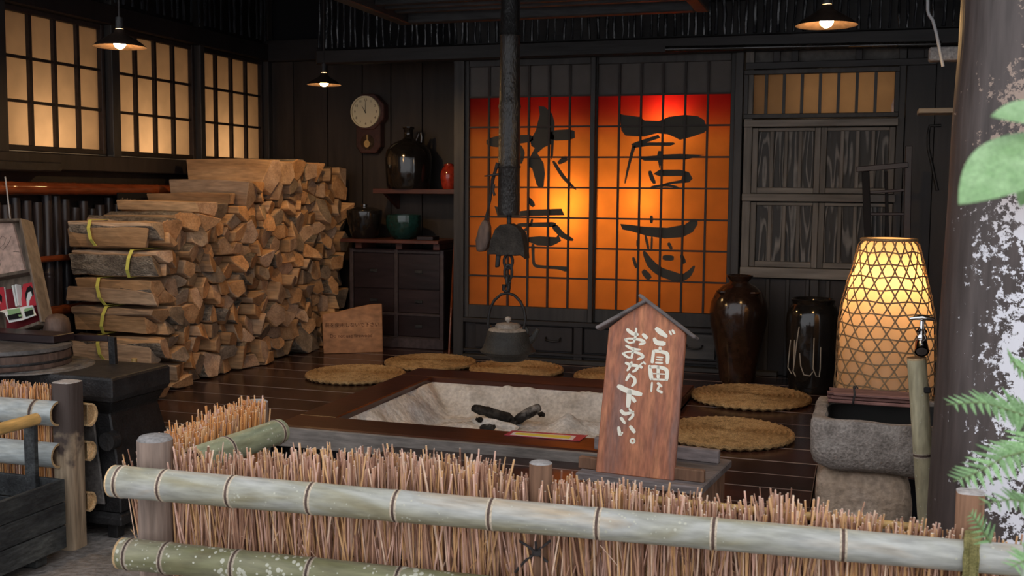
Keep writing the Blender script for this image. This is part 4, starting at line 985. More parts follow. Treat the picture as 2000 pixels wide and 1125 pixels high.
# cabinet with shelves of pots
CYF = 7.06
cbx0, cbx1 = atY(683, 560, CYF).x, atY(867, 560, CYF).x; cz0, cz1 = 0.0, atY(775, 487, CYF).z
cb = thing('tansu_cabinet', ((cbx0+cbx1)/2, CYF+.18, 0), 'dark wooden cabinet with sliding doors behind the firewood', 'cabinet')
bx('body', cbx0, cbx1, CYF+.012, YA-.06, 0.0, cz1, M['cab'], cb, .006)
xm_ = (cbx0+cbx1)/2
bx('plinth', cbx0, cbx1, CYF-.006, CYF+.011, .0, .07, M['cabedge'], cb)
for a, b in ((cbx0, cbx0+.03), (xm_-.014, xm_+.014), (cbx1-.03, cbx1)): bx('stile', a, b, CYF-.004, CYF+.011, .07, cz1, M['cabedge'], cb)
zr_ = [.07, .24, .42, .56, cz1]
for z in (.07, .24, cz1-.02): bx('rail', cbx0+.03, cbx1-.03, CYF-.003, CYF+.011, z-.008, z+.012, M['cabedge'], cb)
for a, b in ((cbx0+.03, xm_-.014), (xm_+.014, cbx1-.03)):
    for z0, z1 in ((.085, .235), (.255, .42), (.425, cz1-.03)):
        d_ = bx('drawer', a+.003, b-.003, CYF+.002, CYF+.0115, z0, z1, M['cab'], cb)
        MB().box((a+b)/2-.03, (a+b)/2+.03, CYF-.006, CYF+.002, (z0+z1)/2-.012, (z0+z1)/2+.012).build('pull', M['iron'], d_, bevel=.003)
# lower shelf board (on cabinet) and upper wall shelf
s1z = atY(760, 468, 7.0).z
lsf = thing('low_shelf_board', (-3.0, 7.1, cz1), 'red-brown shelf board resting on the dark cabinet', 'shelf')
bx('board', atY(664, 470, 6.98).x, atY(856, 470, 6.98).x, 6.98, YA-.025, s1z-.025, s1z, M['shelf'], lsf)
for x in (cbx0+.05, xm_, cbx1-.08): bx('foot', x, x+.05, 7.05, 7.3, cz1+.0005, s1z-.0255, M['shelf'], lsf)
s2z = atY(815, 369, 7.12).z
usf = thing('wall_shelf', (-3.0, 7.3, s2z), 'red-brown wall shelf carrying the big black jug', 'shelf')
bx('board', atY(728, 372, 7.12).x, -2.604, 7.12, YA-.022, s2z-.035, s2z, M['shelf'], usf)
for x in (atY(750, 372, 7.2).x, -2.70): MB().prism([(x, YA-.022, s2z-.036), (x, YA-.022, s2z-.15), (x, 7.18, s2z-.036)], (.025, 0, 0)).build('bracket', M['shelf'], usf)
bx('side_panel', -2.66, -2.604, 7.20, YA-.022, 0.0, s2z-.036, M['shelf'], usf)
# jug
def pxs(n, Y): return n*(Y*CF.y+abs(0))/F
jc = Vector((atY(798, 368, 7.24).x, 7.24, s2z)); k = 7.65/2100
jr = 47*k
jg = thing('black_jug', jc, 'big black glazed jug with a narrow neck on the wall shelf', 'jug')
MB().lathe([(0, 0), (jr*.86, 0), (jr*.93, .02), (jr*.97, .12), (jr, .22), (jr*.93, .275), (jr*.72, .32), (jr*.45, .345), (.055, .352), (.045, .36)], jc, 44).build('body', M['glazeblack'], jg, smooth=True)
MB().lathe([(.048, .352), (.034, .37), (.034, .425), (.042, .432), (.042, .445), (.026, .447), (.024, .37)], jc, 28).build('neck', M['glazeblack'], jg, smooth=True)
MB().tube([jc+Vector(p) for p in ((.06, .0, .345), (.085, 0, .40), (.10, 0, .405), (.105, 0, .37), (.10, 0, .335))], .014, 10).build('lug', M['glazeblack'], jg, smooth=True)
# red vase
rc = Vector((atY(877, 368, 7.22).x, 7.22, s2z)); r_ = 17*k
rv = thing('red_vase', rc, 'small shiny red vase beside the black jug', 'vase')
MB().lathe([(0, 0), (r_*.7, 0), (r_*.85, .02), (r_, .08), (r_*.97, .12), (r_*.72, .155), (r_*.55, .163), (r_*.62, .172), (r_*.60, .176), (r_*.45, .17)], rc, 32).build('body', M['glazered'], rv, smooth=True)
MB().lathe([(r_*.50, .172), (r_*.48, .180), (r_*.2, .186), (0, .187)], rc, 24).build('lid', M['glazered'], rv, smooth=True)
# lidded pot and green bowl
pc_ = Vector((atY(712, 462, 7.14).x, 7.14, s1z)); r_ = 36*k
pt = thing('lidded_pot', pc_, 'black glazed lidded pot on the low shelf beside the firewood', 'pot')
MB().lathe([(0, 0), (r_*.62, 0), (r_*.78, .03), (r_*.94, .12), (r_, .185), (r_*.99, .195)], pc_, 40).build('body', M['glazeblack'], pt, smooth=True)
l_ = MB(); l_.lathe([(r_*1.0, .196), (r_*.98, .205), (r_*.5, .225), (0, .23)], pc_, 40); l_ = l_.build('lid', M['glazeblack'], pt, smooth=True)
MB().lathe([(0, .228), (.022, .230), (.026, .245), (.018, .252), (0, .253)], pc_, 20).build('knob', M['chrome'], l_, smooth=True)
gc = Vector((atY(789, 466, 7.16).x, 7.16, s1z)); r_ = 36*k
gb = thing('green_bowl', gc, 'deep dark green glazed bowl on the low shelf', 'bowl')
MB().lathe([(0, .004), (r_*.55, 0), (r_*.62, .01), (r_*.82, .03), (r_*.97, .09), (r_, .135), (r_*.97, .172), (r_*.93, .174), (r_*.93, .13), (r_*.8, .04), (0, .03)], gc, 40).build('bowl_body', M['glazegreen'], gb, smooth=True)
bx('wooden_lid', 0, 0, 0, 0, 0, 0, M['cab']) if False else None
tb = bx('dark_wooden_block', atY(820, 470, 7.06).x, atY(852, 470, 7.06).x, 7.0, 7.12, s1z+.0005, s1z+.028, M['cab'])
tag(tb, 'small dark wooden block at the right end of the low shelf', 'block')
# long stick leaning beside the doorway
tag(rail('leaning_stick', atZ(877, 692, .012), atY(892, 395, YA-.27), .009, M['bamboolac'], None, (.3, .55, .8), 8), 'thin red-brown stick leaning beside the cabinet', 'stick')
tag(rail('leaning_pole', atZ(888, 690, .012), atY(900, 470, YA-.4), .014, M['bamboodk'], None, (.3, .6), 8), 'short dark pole leaning behind the thin stick', 'pole')

# wooden notice board standing on the floor
bl_, br_ = atZ(632, 691, .0), atZ(748, 688, .0)
ex = (br_-bl_).normalized(); en = Vector((ex.y, -ex.x, 0))
def nb(px, py): return onp(px, py, bl_, en)
wbd = thing('wooden_notice', (bl_+br_)/2, 'orange-brown cedar board with burnt lettering standing on the floor', 'sign')
ol = [nb(x, y) for x, y in ((632, 691), (629, 614), (660, 609), (697, 600), (725, 594.5), (746, 593.5), (748, 688))]
for p in ol[:1]+ol[-1:]: p.z = 0.0
MB().prism(ol, -en*.022).build('board', M['brownboard'], wbd, bevel=.003)
MB().prism([bl_+ex*.08-en*.022, bl_+ex*.08-en*.12, bl_+ex*.08-en*.022+Vector((0, 0, .15))], ex*.02).build('prop', M['brownboard'], wbd)
TX = Matrix((ex, Vector((0, 0, 1)), en)).transposed().to_4x4()
wv = (nb(740, 635)-nb(637, 635)).length
text_obj('lettering', '薪を使用しないで下さい', wv/10.6, Matrix.Translation(nb(688, 635)+en*.0008) @ TX, M['burn'], wbd)
text_obj('lettering', 'Do not use firewood', wv/10.6, Matrix.Translation(nb(686, 656)+en*.0008) @ TX, M['burn'], wbd)
# ================================================================== ON THE FLOOR
def cushion(c, r, label, ph=0):
    t = thing('round_rush_mat', (c[0], c[1], .0005), label, 'floor mat', 'round woven rush mats around the hearth')
    mb = MB(); prof = [(0, .030)]; nr = 11
    for i in range(nr):
        r0 = r*.93*i/nr; w_ = r*.93/nr
        prof += [(r0+w_*.15, .028), (r0+w_*.5, .036), (r0+w_*.85, .028)]
    prof += [(r*.955, .02), (r*.95, .003), (0, .003)]
    mb.lathe(prof, (c[0], c[1], .0005), 56, wob=lambda th, z: 1+.012*math.sin(2*th+ph)+.008*nz(math.cos(th)*3, math.sin(th)*3, ph))
    mb.build('woven_disc', M['mat'], t, smooth=60)
    eb = MB(); n = 84
    pts = [(c[0]+r*.965*(1+.012*math.sin(2*a+ph))*math.cos(a), c[1]+r*.965*(1+.012*math.sin(2*a+ph))*math.sin(a), .016+.003*math.sin(a*41)) for a in [2*PI*k/n for k in range(n+1)]]
    eb.tube(pts, [.013+(.004 if k % 2 else -.001) for k in range(n+1)], 7, caps=False)
    eb.build('braided_edge', M['mat'], t, smooth=True)
cushion((-2.865, 5.83), .295, 'round rush mat nearest the wooden notice board', 0)
cushion((-2.62, 6.42), .29, 'round rush mat behind the hearth, beside the cabinet', 1)
cushion((-2.015, 6.36), .29, 'round rush mat behind the hanging kettle', 2)
cushion((-1.33, 6.32), .29, 'round rush mat mostly hidden behind the white-lettered sign', 3)
cushion((-.535, 5.94), .325, 'round rush mat in front of the brown jar', 4)
cushion((-.55, 4.99), .305, 'round rush mat nearest the stone basin, lower right', 5)

# jars
c = Vector((-.668, 6.50, 0.0005)); 
j1 = thing('brown_jar', c, 'tall brown-black glazed jar in front of the cedar cupboards', 'jar')
rj = .172
MB().lathe([(0, 0), (.098, 0), (.105, .02), (.118, .12), (.145, .25), (.168, .36), (rj, .42), (.163, .48), (.135, .54), (.095, .578), (.062, .592), (.056, .605), (.078, .632), (.080, .640), (.068, .641), (.05, .61), (.05, .5)], c, 48).build('body', M['glazebrown'], j1, smooth=True)
for a in (3.9, 5.6):
    d = Vector((math.cos(a), math.sin(a), 0)); e = Vector((-d.y, d.x, 0))
    MB().tube([c+d*.125+e*u+Vector((0, 0, .545))+d*v for u, v in ((-.03, 0), (-.02, .02), (0, .026), (.02, .02), (.03, 0))], .008, 8).build('ear', M['glazebrown'], j1, smooth=True)
c = Vector((-.235, 6.36, 0.0005)); rj = .150
j2 = thing('black_jar', c, 'black glazed jar with pale dripped lines beside the basket lantern', 'jar')
MB().lathe([(0, 0), (.118, 0), (.124, .02), (.138, .15), (.148, .28), (rj, .38), (.145, .44), (.128, .485), (.116, .500), (.120, .515), (.126, .525), (.118, .530), (.105, .51), (.10, .40)], c, 48).build('body', M['glazeblack'], j2, smooth=True)
def rj2(z): 
    P = [(0, .118), (.02, .124), (.15, .138), (.28, .148), (.38, .15), (.44, .145)]
    for (z0, a), (z1, b) in zip(P, P[1:]):
        if z0 <= z <= z1: return a+(b-a)*(z-z0)/(z1-z0)
    return .14
def on_jar(px, py):
    # point of the jar seen at that place in the photo
    d = ray(px, py); best = None
    for k_ in range(400):
        p = CAM + d*(5.6+k_*.004)
        if math.hypot(p.x-c.x, p.y-c.y) < rj2(max(0, min(.44, p.z)))+.001: return p - d*.004
    q = CAM + d*6.4; v = Vector((q.x-c.x, q.y-c.y, 0)).normalized(); return Vector((c.x, c.y, q.z))+v*(rj2(max(0, min(.44, q.z)))+.001)
for pts in (((1561, 638), (1556, 670), (1552, 705), (1549, 725), (1554, 735)), ((1544, 664), (1541, 695), (1539, 718), (1546, 730)), ((1552, 664), (1551, 690), (1550, 720)),
            ((1562, 690), (1564, 715), (1570, 732), (1582, 734), (1588, 726)), ((1590, 660), (1589, 690), (1588, 720), (1594, 735), (1600, 736), (1602, 720), (1603, 678))):
    MB().tube([on_jar(*p) for p in pts], .0032, 6).build('drip_line', M['marking'], j2, smooth=True)

# basket lantern
bc = Vector((atY(1727, 700, 5.28).x, 5.28, 0.0005)); Hb = atY(1727, 466, 5.28).z
bl = thing('basket_lantern', bc, 'tall glowing lantern of hexagonal woven bamboo lined with paper', 'lantern')
BP = [(0, .205), (.10, .213), (.22, .224), (.34, .226), (.46, .223), (.54, .216), (.62, .200), (.70, .182), (.78, .163), (.86, .148), (Hb-.03, .140), (Hb-.008, .131), (Hb, .115)]
def br(z):
    for (z0, a), (z1, b) in zip(BP, BP[1:]):
        if z <= z1: return a+(b-a)*(max(z, z0)-z0)/(z1-z0)
    return BP[-1][1]
def bwob(th, z): return 1+.060*nz(math.cos(th)*1.5+4, math.sin(th)*1.5, z*4.0)+.012*nz(math.cos(th)*5, math.sin(th)*5, z*11)
mb = MB(); N_ = 26
mb.lathe([(br(Hb*i/N_)-.012, Hb*i/N_) for i in range(N_+1)] + [(.06, Hb+.004), (0, Hb+.004)], bc, 52, wob=bwob)
mb.build('paper_lining', M['lampp'], bl, smooth=True)
def bpt(th, z, off): r_ = br(z)*bwob(th, z)+off; return Vector((bc.x+r_*math.cos(th), bc.y+r_*math.sin(th), bc.z+z))
def strip(mb, path, w_, off):
    vs = []
    P = [bpt(th, z, off) for th, z in path]
    for i, p in enumerate(P):
        t = (P[min(i+1, len(P)-1)]-P[max(i-1, 0)]).normalized(); n_ = Vector((p.x-bc.x, p.y-bc.y, 0)).normalized(); s = t.cross(n_).normalized()*w_/2
        vs += [p+s, p-s, p-s-n_*.0014, p+s-n_*.0014]
    m_ = len(P); fs = []
    for i in range(m_-1):
        for k_ in range(4): fs.append((4*i+k_, 4*i+(k_+1) % 4, 4*i+4+(k_+1) % 4, 4*i+4+k_))
    mb.add(vs, fs)
NS = 19; dz_ = .0555; rng2 = random.Random(3)
hoops = int(Hb/dz_)
for i in range(hoops+1):
    z = .03+i*dz_
    if z > Hb-.01: break
    mb = MB(); strip(mb, [(2*PI*k_/60, z+.004*math.sin(k_*.7+i)) for k_ in range(61)], .0070, -.002); mb.build('hoop_strip', M['strip'], bl)
for dirn in (1, -1):
    for k_ in range(NS):
        path = []
        for q in range(37):
            z = Hb*q/36
            th = 2*PI*(k_+(.0 if dirn > 0 else .5))/NS + dirn*(2*PI/NS)*(z-.03)/(2*dz_)
            path.append((th, z))
        mb = MB(); strip(mb, path, .0070, .001 if dirn > 0 else .0005); mb.build('slanting_strip', M['strip'], bl)
mb = MB()
mb.tube([bpt(2*PI*k_/40, Hb-.004, .002) for k_ in range(41)], .007, 6, caps=False); mb.build('top_rim', M['strip'], bl, smooth=True)
mb = MB(); mb.lathe([(0, .66), (.020, .665), (.036, .70), (.040, .73), (.03, .76), (.012, .79), (0, .795)], bc, 20); mb.build('bulb', M['bulbin'], bl, smooth=True)
MB().tube([bc+Vector((0, 0, .003)), bc+Vector((0, 0, .66))], .008, 8).build('bulb_stand', M['iron'], bl, smooth=True)

# dark wooden folding rack behind the lantern
rk = thing('drying_ladder', atZ(1745, 700, 0), 'dark wooden ladder-like frame standing behind the basket lantern', 'frame')
def bar(name, a, b, w_, d_, m, parent):
    a = Vector(a); b = Vector(b); t = (b-a); L = t.length/2; t.normalize(); e = t.cross(Vector((0, 1, 0))); e = e.normalized() if e.length > .1 else Vector((1, 0, 0)); n_ = e.cross(t).normalized()
    return MB().obox((a+b)/2, t*L, e*w_/2, n_*d_/2).build(name, m, parent, bevel=.003)
yk = 6.25
def flr(a, b): return a+(b-a)*((a.z-.001)/(a.z-b.z))
for (p, q, dy, w_, m_) in (((1690, 325), (1704, 700), 0, .040, 'soot'), ((1775, 285), (1766, 700), 0, .036, 'cab'), ((1731, 335), (1736, 700), .03, .018, 'soot')):
    a = atY(*p, yk+dy); bar('upright', a, flr(a, atY(*q, yk+dy)), w_, .03, M[m_], rk)
bar('top_bar', atY(1672, 331, yk-.02), atY(1774, 322, yk-.02), .030, .02, M['cab'], rk)
for y0, y1 in ((376, 371), (418, 418), (470, 470)): bar('rung', atY(1694, y0, yk), atY(1772, y1, yk), .016, .02, M['cab'], rk)
# small things on the right: shelf board, wall box, bent pipe
q = atY(1815, 218, 5.2)
tag(MB().box(atY(1793, 218, 5.2).x, .95, 5.15, 5.30, q.z-.010, q.z+.012).build('bracket_shelf', M['greywoodx'], bevel=.003), 'narrow bare shelf board sticking out beside the log pillar', 'shelf')
q = atY(1835, 108, 5.6); 
tag(MB().box(atY(1814, 108, 5.6).x, .95, 5.55, 5.65, atY(1830, 120, 5.6).z, atY(1830, 94, 5.6).z).build('wall_box', M['postend'], bevel=.006), 'grey wooden block under the roof beside the log pillar', 'block')
tag(MB().tube([atY(x, y, 5.0) for x, y in ((1812, -230), (1812, 20), (1814, 28), (1822, 40), (1829, 65), (1835, 95), (1842, 130))], .007, 8).build('bent_pipe', M['steelwire'], smooth=True), 'thin bent pipe hanging under the roof beside the pillar', 'pipe')
tag(MB().tube([atY(x, y, YC-.012) for x, y in ((1838, 245), (1816, 246), (1813, 262), (1813, 290), (1820, 320), (1826, 350), (1831, 372))], .009, 8).build('dark_hose', M['iron'], smooth=True), 'dark hose looped on the wall beside the pillar', 'hose')

# ================================================================== WATER BASIN
blk = MB(); x0, x1, y0, y1 = -.105, .185, 3.62, 3.98
def rough_box(x0, x1, y0, y1, z0, z1, n=9, amp=.016, rnd=.06, seed=0, fn=None):
    bm = bmesh.new(); bmesh.ops.create_cube(bm, size=1); bmesh.ops.subdivide_edges(bm, edges=bm.edges, cuts=n, use_grid_fill=True)
    mb = MB()
    for v in bm.verts:
        p = v.co.copy()
        q = Vector((max(-.5+rnd, min(.5-rnd, p.x)), max(-.5+rnd, min(.5-rnd, p.y)), max(-.5+rnd, min(.5-rnd, p.z)))); d = p-q
        if d.length > 1e-6: p = q + d.normalized()*rnd
        p = Vector((x0+(p.x+.5)*(x1-x0), y0+(p.y+.5)*(y1-y0), z0+(p.z+.5)*(z1-z0)))
        if fn: p = fn(p)
        p += Vector((nz(p.x*9+seed, p.y*9, p.z*9), nz(p.x*9, p.y*9+seed+5, p.z*9), nz(p.x*9, p.y*9, p.z*9+seed+9)))*amp + Vector((nz(p.x*30+seed, p.y*30, p.z*30), nz(p.x*30, p.y*30+seed, p.z*30), 0))*amp*.35
        v.co = p
    mb.v = [tuple(v.co) for v in bm.verts]; mb.f = [tuple(v.index for v in f.verts) for f in bm.faces]; mb.mi = [0]*len(mb.f); bm.free(); return mb
zt_b = .226
o = rough_box(-.105, .185, 3.60, 4.0, G, zt_b, 12, .014, .10, 3, lambda p: Vector((p.x*(1.0+.10*(zt_b-p.z)) , p.y, p.z))).build('stone_block', M['stonetan'], smooth=60)
tag(o, 'rough tan stone block under the water basin', 'stone')
def basin():
    t = thing('stone_basin', (.10, 3.76, zt_b+.002), 'grey stone water basin resting on the tan block', 'basin')
    x0, x1, y0, y1, z0, z1 = -.125, .36, 3.56, 4.04, zt_b+.004, zt_b+.168
    def rr(hw, hd, cr, n=8):
        pts = []
        for (sx, sy, a0) in ((1, 1, 0), (-1, 1, PI/2), (-1, -1, PI), (1, -1, 1.5*PI)):
            for k_ in range(n+1):
                a = a0+PI/2*k_/n; pts.append((sx*(hw-cr)+cr*math.cos(a), sy*(hd-cr)+cr*math.sin(a)))
        # straight sides get extra points
        out = []
        for i in range(len(pts)):
            a, b = pts[i], pts[(i+1) % len(pts)]; out.append(a)
            if math.hypot(a[0]-b[0], a[1]-b[1]) > .08:
                for q in range(1, 8): out.append((a[0]+(b[0]-a[0])*q/8, a[1]+(b[1]-a[1])*q/8))
        return out
    cx_, cy_ = (x0+x1)/2, (y0+y1)/2; hw, hd = (x1-x0)/2, (y1-y0)/2
    rings = []
    def add(f, z, cr, off=0): rings.append([(cx_+p[0], cy_+p[1], z) for p in rr(hw*f[0]-off, hd*f[1]-off, cr)])
    add((.86, .86), z0, .05); add((.97, .97), z0+.02, .05); add((1, 1), z0+.05, .05); add((1.0, 1.0), z0+.11, .05); add((.99, .99), z1-.008, .05); add((.975, .975), z1, .05)
    add((.96, .96), z1+.001, .08, .030); add((.955, .955), z1-.012, .08, .034); add((.94, .94), z1-.12, .07, .036); add((.80, .80), z1-.13, .05, .06)
    n = len(rings[0]); vs = [v for r_ in rings for v in r_]; fs = []; fm = []
    for i in range(len(rings)-1):
        for k_ in range(n): fs.append((i*n+k_, i*n+(k_+1) % n, (i+1)*n+(k_+1) % n, (i+1)*n+k_)); fm.append(1 if i > 6 else 0)
    fs.append(tuple(range(n))[::-1]); fs.append(tuple((len(rings)-1)*n+k_ for k_ in range(n))); fm += [0, 1]
    vs = [tuple(Vector(v)+Vector((nz(v[0]*11, v[1]*11, v[2]*11), nz(v[0]*11+7, v[1]*11, v[2]*11), nz(v[0]*11, v[1]*11+9, v[2]*11)))*.010) for v in vs]
    tm = MB().add(vs, fs); tm.mi = fm; tm.build('trough', [M['stone'], M['shadestone']], t, smooth=60)
    wv_ = MB().add([(cx_+p[0], cy_+p[1], z1-.105) for p in rr(hw*.94-.034, hd*.94-.034, .07)], [tuple(range(n))]).build('water', M['soot'], t)  # black surface, part of the shade painted inside the basin
basin()
# rolled reed screen over the back of the basin
rs = thing('reed_screen', (.06, 3.93, .398), 'rolled red-brown reed screen laid across the basin', 'reed screen')
a_, b_ = atY(1622, 766, 3.92), atY(1782, 772, 3.92)
rngr = random.Random(8)
for i in range(9):
    for j in range(3):
        off = Vector((0, (i-4)*.012+(.006 if j % 2 else 0), -.020+j*.0125))
        s0 = Vector((rngr.uniform(-.012, .012), rngr.uniform(-.001, .001), 0)); z_ = .424
        p0 = Vector((a_.x, a_.y+.0, z_))+off+s0; p1 = Vector((b_.x+.03, b_.y, z_))+off
        MB().tube([p0, p0.lerp(p1, .5)+Vector((0, 0, rngr.uniform(-.001, .001))), p1], .0062, 6).build('reed', M['reed'], rs, smooth=True)
mx_ = atY(1668, 766, 3.92).x
mb = MB(); mb.tube([(mx_+.002*math.sin(a*3), a_.y+.064*math.cos(a), .419+.030*math.sin(a)) for a in [2*PI*k_/20 for k_ in range(21)]], .0035, 6, caps=False); mb.tube([(mx_, a_.y-.03, .449), (mx_+.006, a_.y-.035, .459), (mx_+.012, a_.y-.03, .451)], .0035, 6); mb.build('twine', M['rope'], rs, smooth=True)
# bamboo water pipe with tap
def culm(mb, p0, p1, r0, r1, nodes, n=24, hollow0=True, hollow1=True, depth=.05, squash=1):
    """bamboo culm: slot 0 skin, 1 dark node groove, 2 pale node ridge, 3 cut rim, 4 hollow"""
    p0 = Vector(p0); p1 = Vector(p1); ax = (p1-p0).normalized(); L = (p1-p0).length
    up = Vector((0, 0, 1)) if abs(ax.z) < .9 else Vector((1, 0, 0)); a = (up-ax*up.dot(ax)).normalized(); b = ax.cross(a)
    st = []
    def rad(t): return r0+(r1-r0)*t
    st.append((0, rad(0), 3)); st.append((.007/L, rad(0), 0))
    for q in nodes:
        d = .0075/L
        st += [(q-3*d, rad(q)*.995, 0), (q-d, rad(q)*1.02, 2), (q-d*.45, rad(q)*1.035, 1), (q, rad(q)*.99, 1), (q+d*.45, rad(q)*1.045, 2), (q+d*1.1, rad(q)*1.015, 0), (q+3*d, rad(q), 0)]
    st.append((1, rad(1), 0)); st.sort(key=lambda s: s[0])
    rings = []; mats = []
    if hollow0: rings.append((p0+ax*depth, rad(0)*.80, 0)); mats.append(4); rings.append((p0, rad(0)*.82, 0)); mats.append(3)
    for t, r_, m_ in st: rings.append((p0.lerp(p1, t), r_, m_)); mats.append(m_)
    if hollow1: mats[-1] = 3; rings.append((p1, rad(1)*.82, 0)); mats.append(4); rings.append((p1-ax*depth, rad(1)*.80, 0)); mats.append(4)
    vs = []; 
    for c_, r_, _ in rings:
        for k_ in range(n):
            th = 2*PI*k_/n; vs.append(c_+(a*math.cos(th)+b*math.sin(th)*squash)*r_)
    b0 = len(mb.v); mb.v += [tuple(v) for v in vs]
    for i in range(len(rings)-1):
        for k_ in range(n): mb.f.append((b0+i*n+k_, b0+i*n+(k_+1) % n, b0+(i+1)*n+(k_+1) % n, b0+(i+1)*n+k_)); mb.mi.append(mats[i])
    mb.f.append(tuple(b0+k_ for k_ in range(n))[::-1]); mb.mi.append(4); mb.f.append(tuple(b0+(len(rings)-1)*n+k_ for k_ in range(n))); mb.mi.append(4)
    return mb
BM = lambda k_: [M[k_], M['node'], M['nodepale'], M['cut'], M['hollow']]
pt_ = atY(1790, 698, 3.50); pb_ = atY(1813, 1045, 3.50); pb_ = pt_ + (pb_-pt_)*((pt_.z-G)/(pt_.z-pb_.z))
wp = thing('bamboo_water_pipe', (pb_.x, pb_.y, G), 'upright bamboo pipe cover beside the stone basin', 'pipe')
culm(MB(), pt_, pb_, .0285, .0285, (.30, .56, .8), hollow0=False, hollow1=False).build('culm', BM('bamboo5'), wp, smooth=True)
bar('clamp', atY(1811, 756, 3.46), atY(1811, 768, 3.46), .02, .01, M['bookblack'], wp)
tp = thing('chrome_tap', pt_+Vector((0, 0, .0)), 'chrome water tap on top of the bamboo pipe', 'tap')
q = pt_+Vector((.012, -.01, .030))
mb = MB(); pts = [q+Vector((.0, .045, .012)), q+Vector((0, .02, .014)), q+Vector((0, -.01, .008)), q+Vector((0, -.03, -.006))]
mb.tube(pts, [.016, .018, .019, .021], 18, caps=False); mb.tube(pts[::-1], [.016, .014, .012, .011], 18); mb.build('spout', M['chrome'], tp, smooth=True)
MB().lathe([(0, 0), (.013, 0), (.017, .010), (.012, .020), (.017, .028), (.011, .036), (.007, .040), (.007, .062), (0, .063)], q+Vector((0, .015, .022)), 18).build('stem', M['chrome'], tp, smooth=True)
MB().tube([q+Vector((x_, .015, .090+.003*math.cos(x_*60))) for x_ in (-.036, -.02, 0, .02, .036)], [.005, .0065, .008, .0065, .005], 10).build('handle', M['chrome'], tp, smooth=True)
MB().tube([pt_+Vector((.012, .035, -.20)), pt_+Vector((.012, .035, .045))], .010, 10).build('riser', M['brass'], tp, smooth=True)
# ================================================================== THE SIGN
ZS = .19
FLc, FRc, BRc = atZ(1123.5, 922, ZS), atZ(1370, 953, ZS), atZ(1413, 896, ZS)
ux = (FRc-FLc).normalized(); uy = Vector((-ux.y, ux.x, 0)); W_, D_ = (FRc-FLc).length, (BRc-FRc).length
st = thing('sign_stool', FLc+ux*W_/2+uy*D_/2-Vector((0, 0, ZS)), 'grey wooden stool carrying the white-lettered sign', 'stool')
cst = FLc+ux*W_/2+uy*D_/2
MB().obox(cst-Vector((0, 0, .014)), ux*W_/2, uy*D_/2, Vector((0, 0, .014))).build('top_board', M['signgrey'], st, bevel=.004)
for s in (-1, 1): MB().obox(cst+ux*s*(W_/2-.03)-Vector((0, 0, (ZS-.028)/2+.028)), ux*.014, uy*(D_/2-.03), Vector((0, 0, (ZS-.028)/2-.0005))).build('side_board', M['postred'], st, bevel=.003)
MB().obox(cst-uy*(D_/2-.04)-Vector((0, 0, .075)), ux*(W_/2-.045), uy*.012, Vector((0, 0, .046))).build('front_board', M['postred'], st, bevel=.003)
# two battens that grip the foot of the sign
def batten(px0, py0, px1, py1, h, lab=None):
    a, b = atZ(px0, py0, ZS+.0005), atZ(px1, py1, ZS+.0005); d = (b-a).normalized(); n_ = Vector((-d.y, d.x, 0))
    o = MB().obox((a+b)/2+n_*.013+Vector((0, 0, h/2)), d*(b-a).length/2, n_*.013, Vector((0, 0, h/2))).build('batten', M['postred'] if lab else M['signgrey'], st, bevel=.003)
batten(1129, 914.5, 1374, 944, .040, True); batten(1160, 878, 1403, 906.5, .046)
SLp, SRp = atZ(1162.6, 922, ZS), atZ(1315, 939.5, ZS)
ex_ = (SRp-SLp).normalized(); nh = ex_.cross(Vector((0, 0, 1))); LEAN = math.radians(15)
eu = math.cos(LEAN)*Vector((0, 0, 1))-math.sin(LEAN)*nh; en_ = ex_.cross(eu)
sg = thing('wooden_sign', (SLp+SRp)/2+Vector((0, 0, .001)), 'reddish house-shaped wooden sign with white brush lettering', 'sign')
def sp(px, py): return onp(px, py, SLp, en_)
shift = -en_*.0  
pent = [sp(x, y) for x, y in ((1162.6, 922), (1189, 640), (1262, 583), (1339.4, 651), (1315, 939.5))]
MB().prism(pent, -en_*.022).build('board', M['signwood'], sg, bevel=.003)
# roof slats
def slat(p, q, th, w_):
    a, b = sp(*p), sp(*q); d = (b-a).normalized(); n_ = en_.cross(d)
    return MB().obox((a+b)/2-en_*.008, d*(b-a).length/2, n_*th/2, en_*w_/2)
slat((1166, 642), (1263, 588), .012, .050).build('roof_slat', M['signgrey'], sg, bevel=.003)
slat((1250, 577), (1360, 661), .012, .052).build('roof_slat', M['signgrey'], sg, bevel=.003)
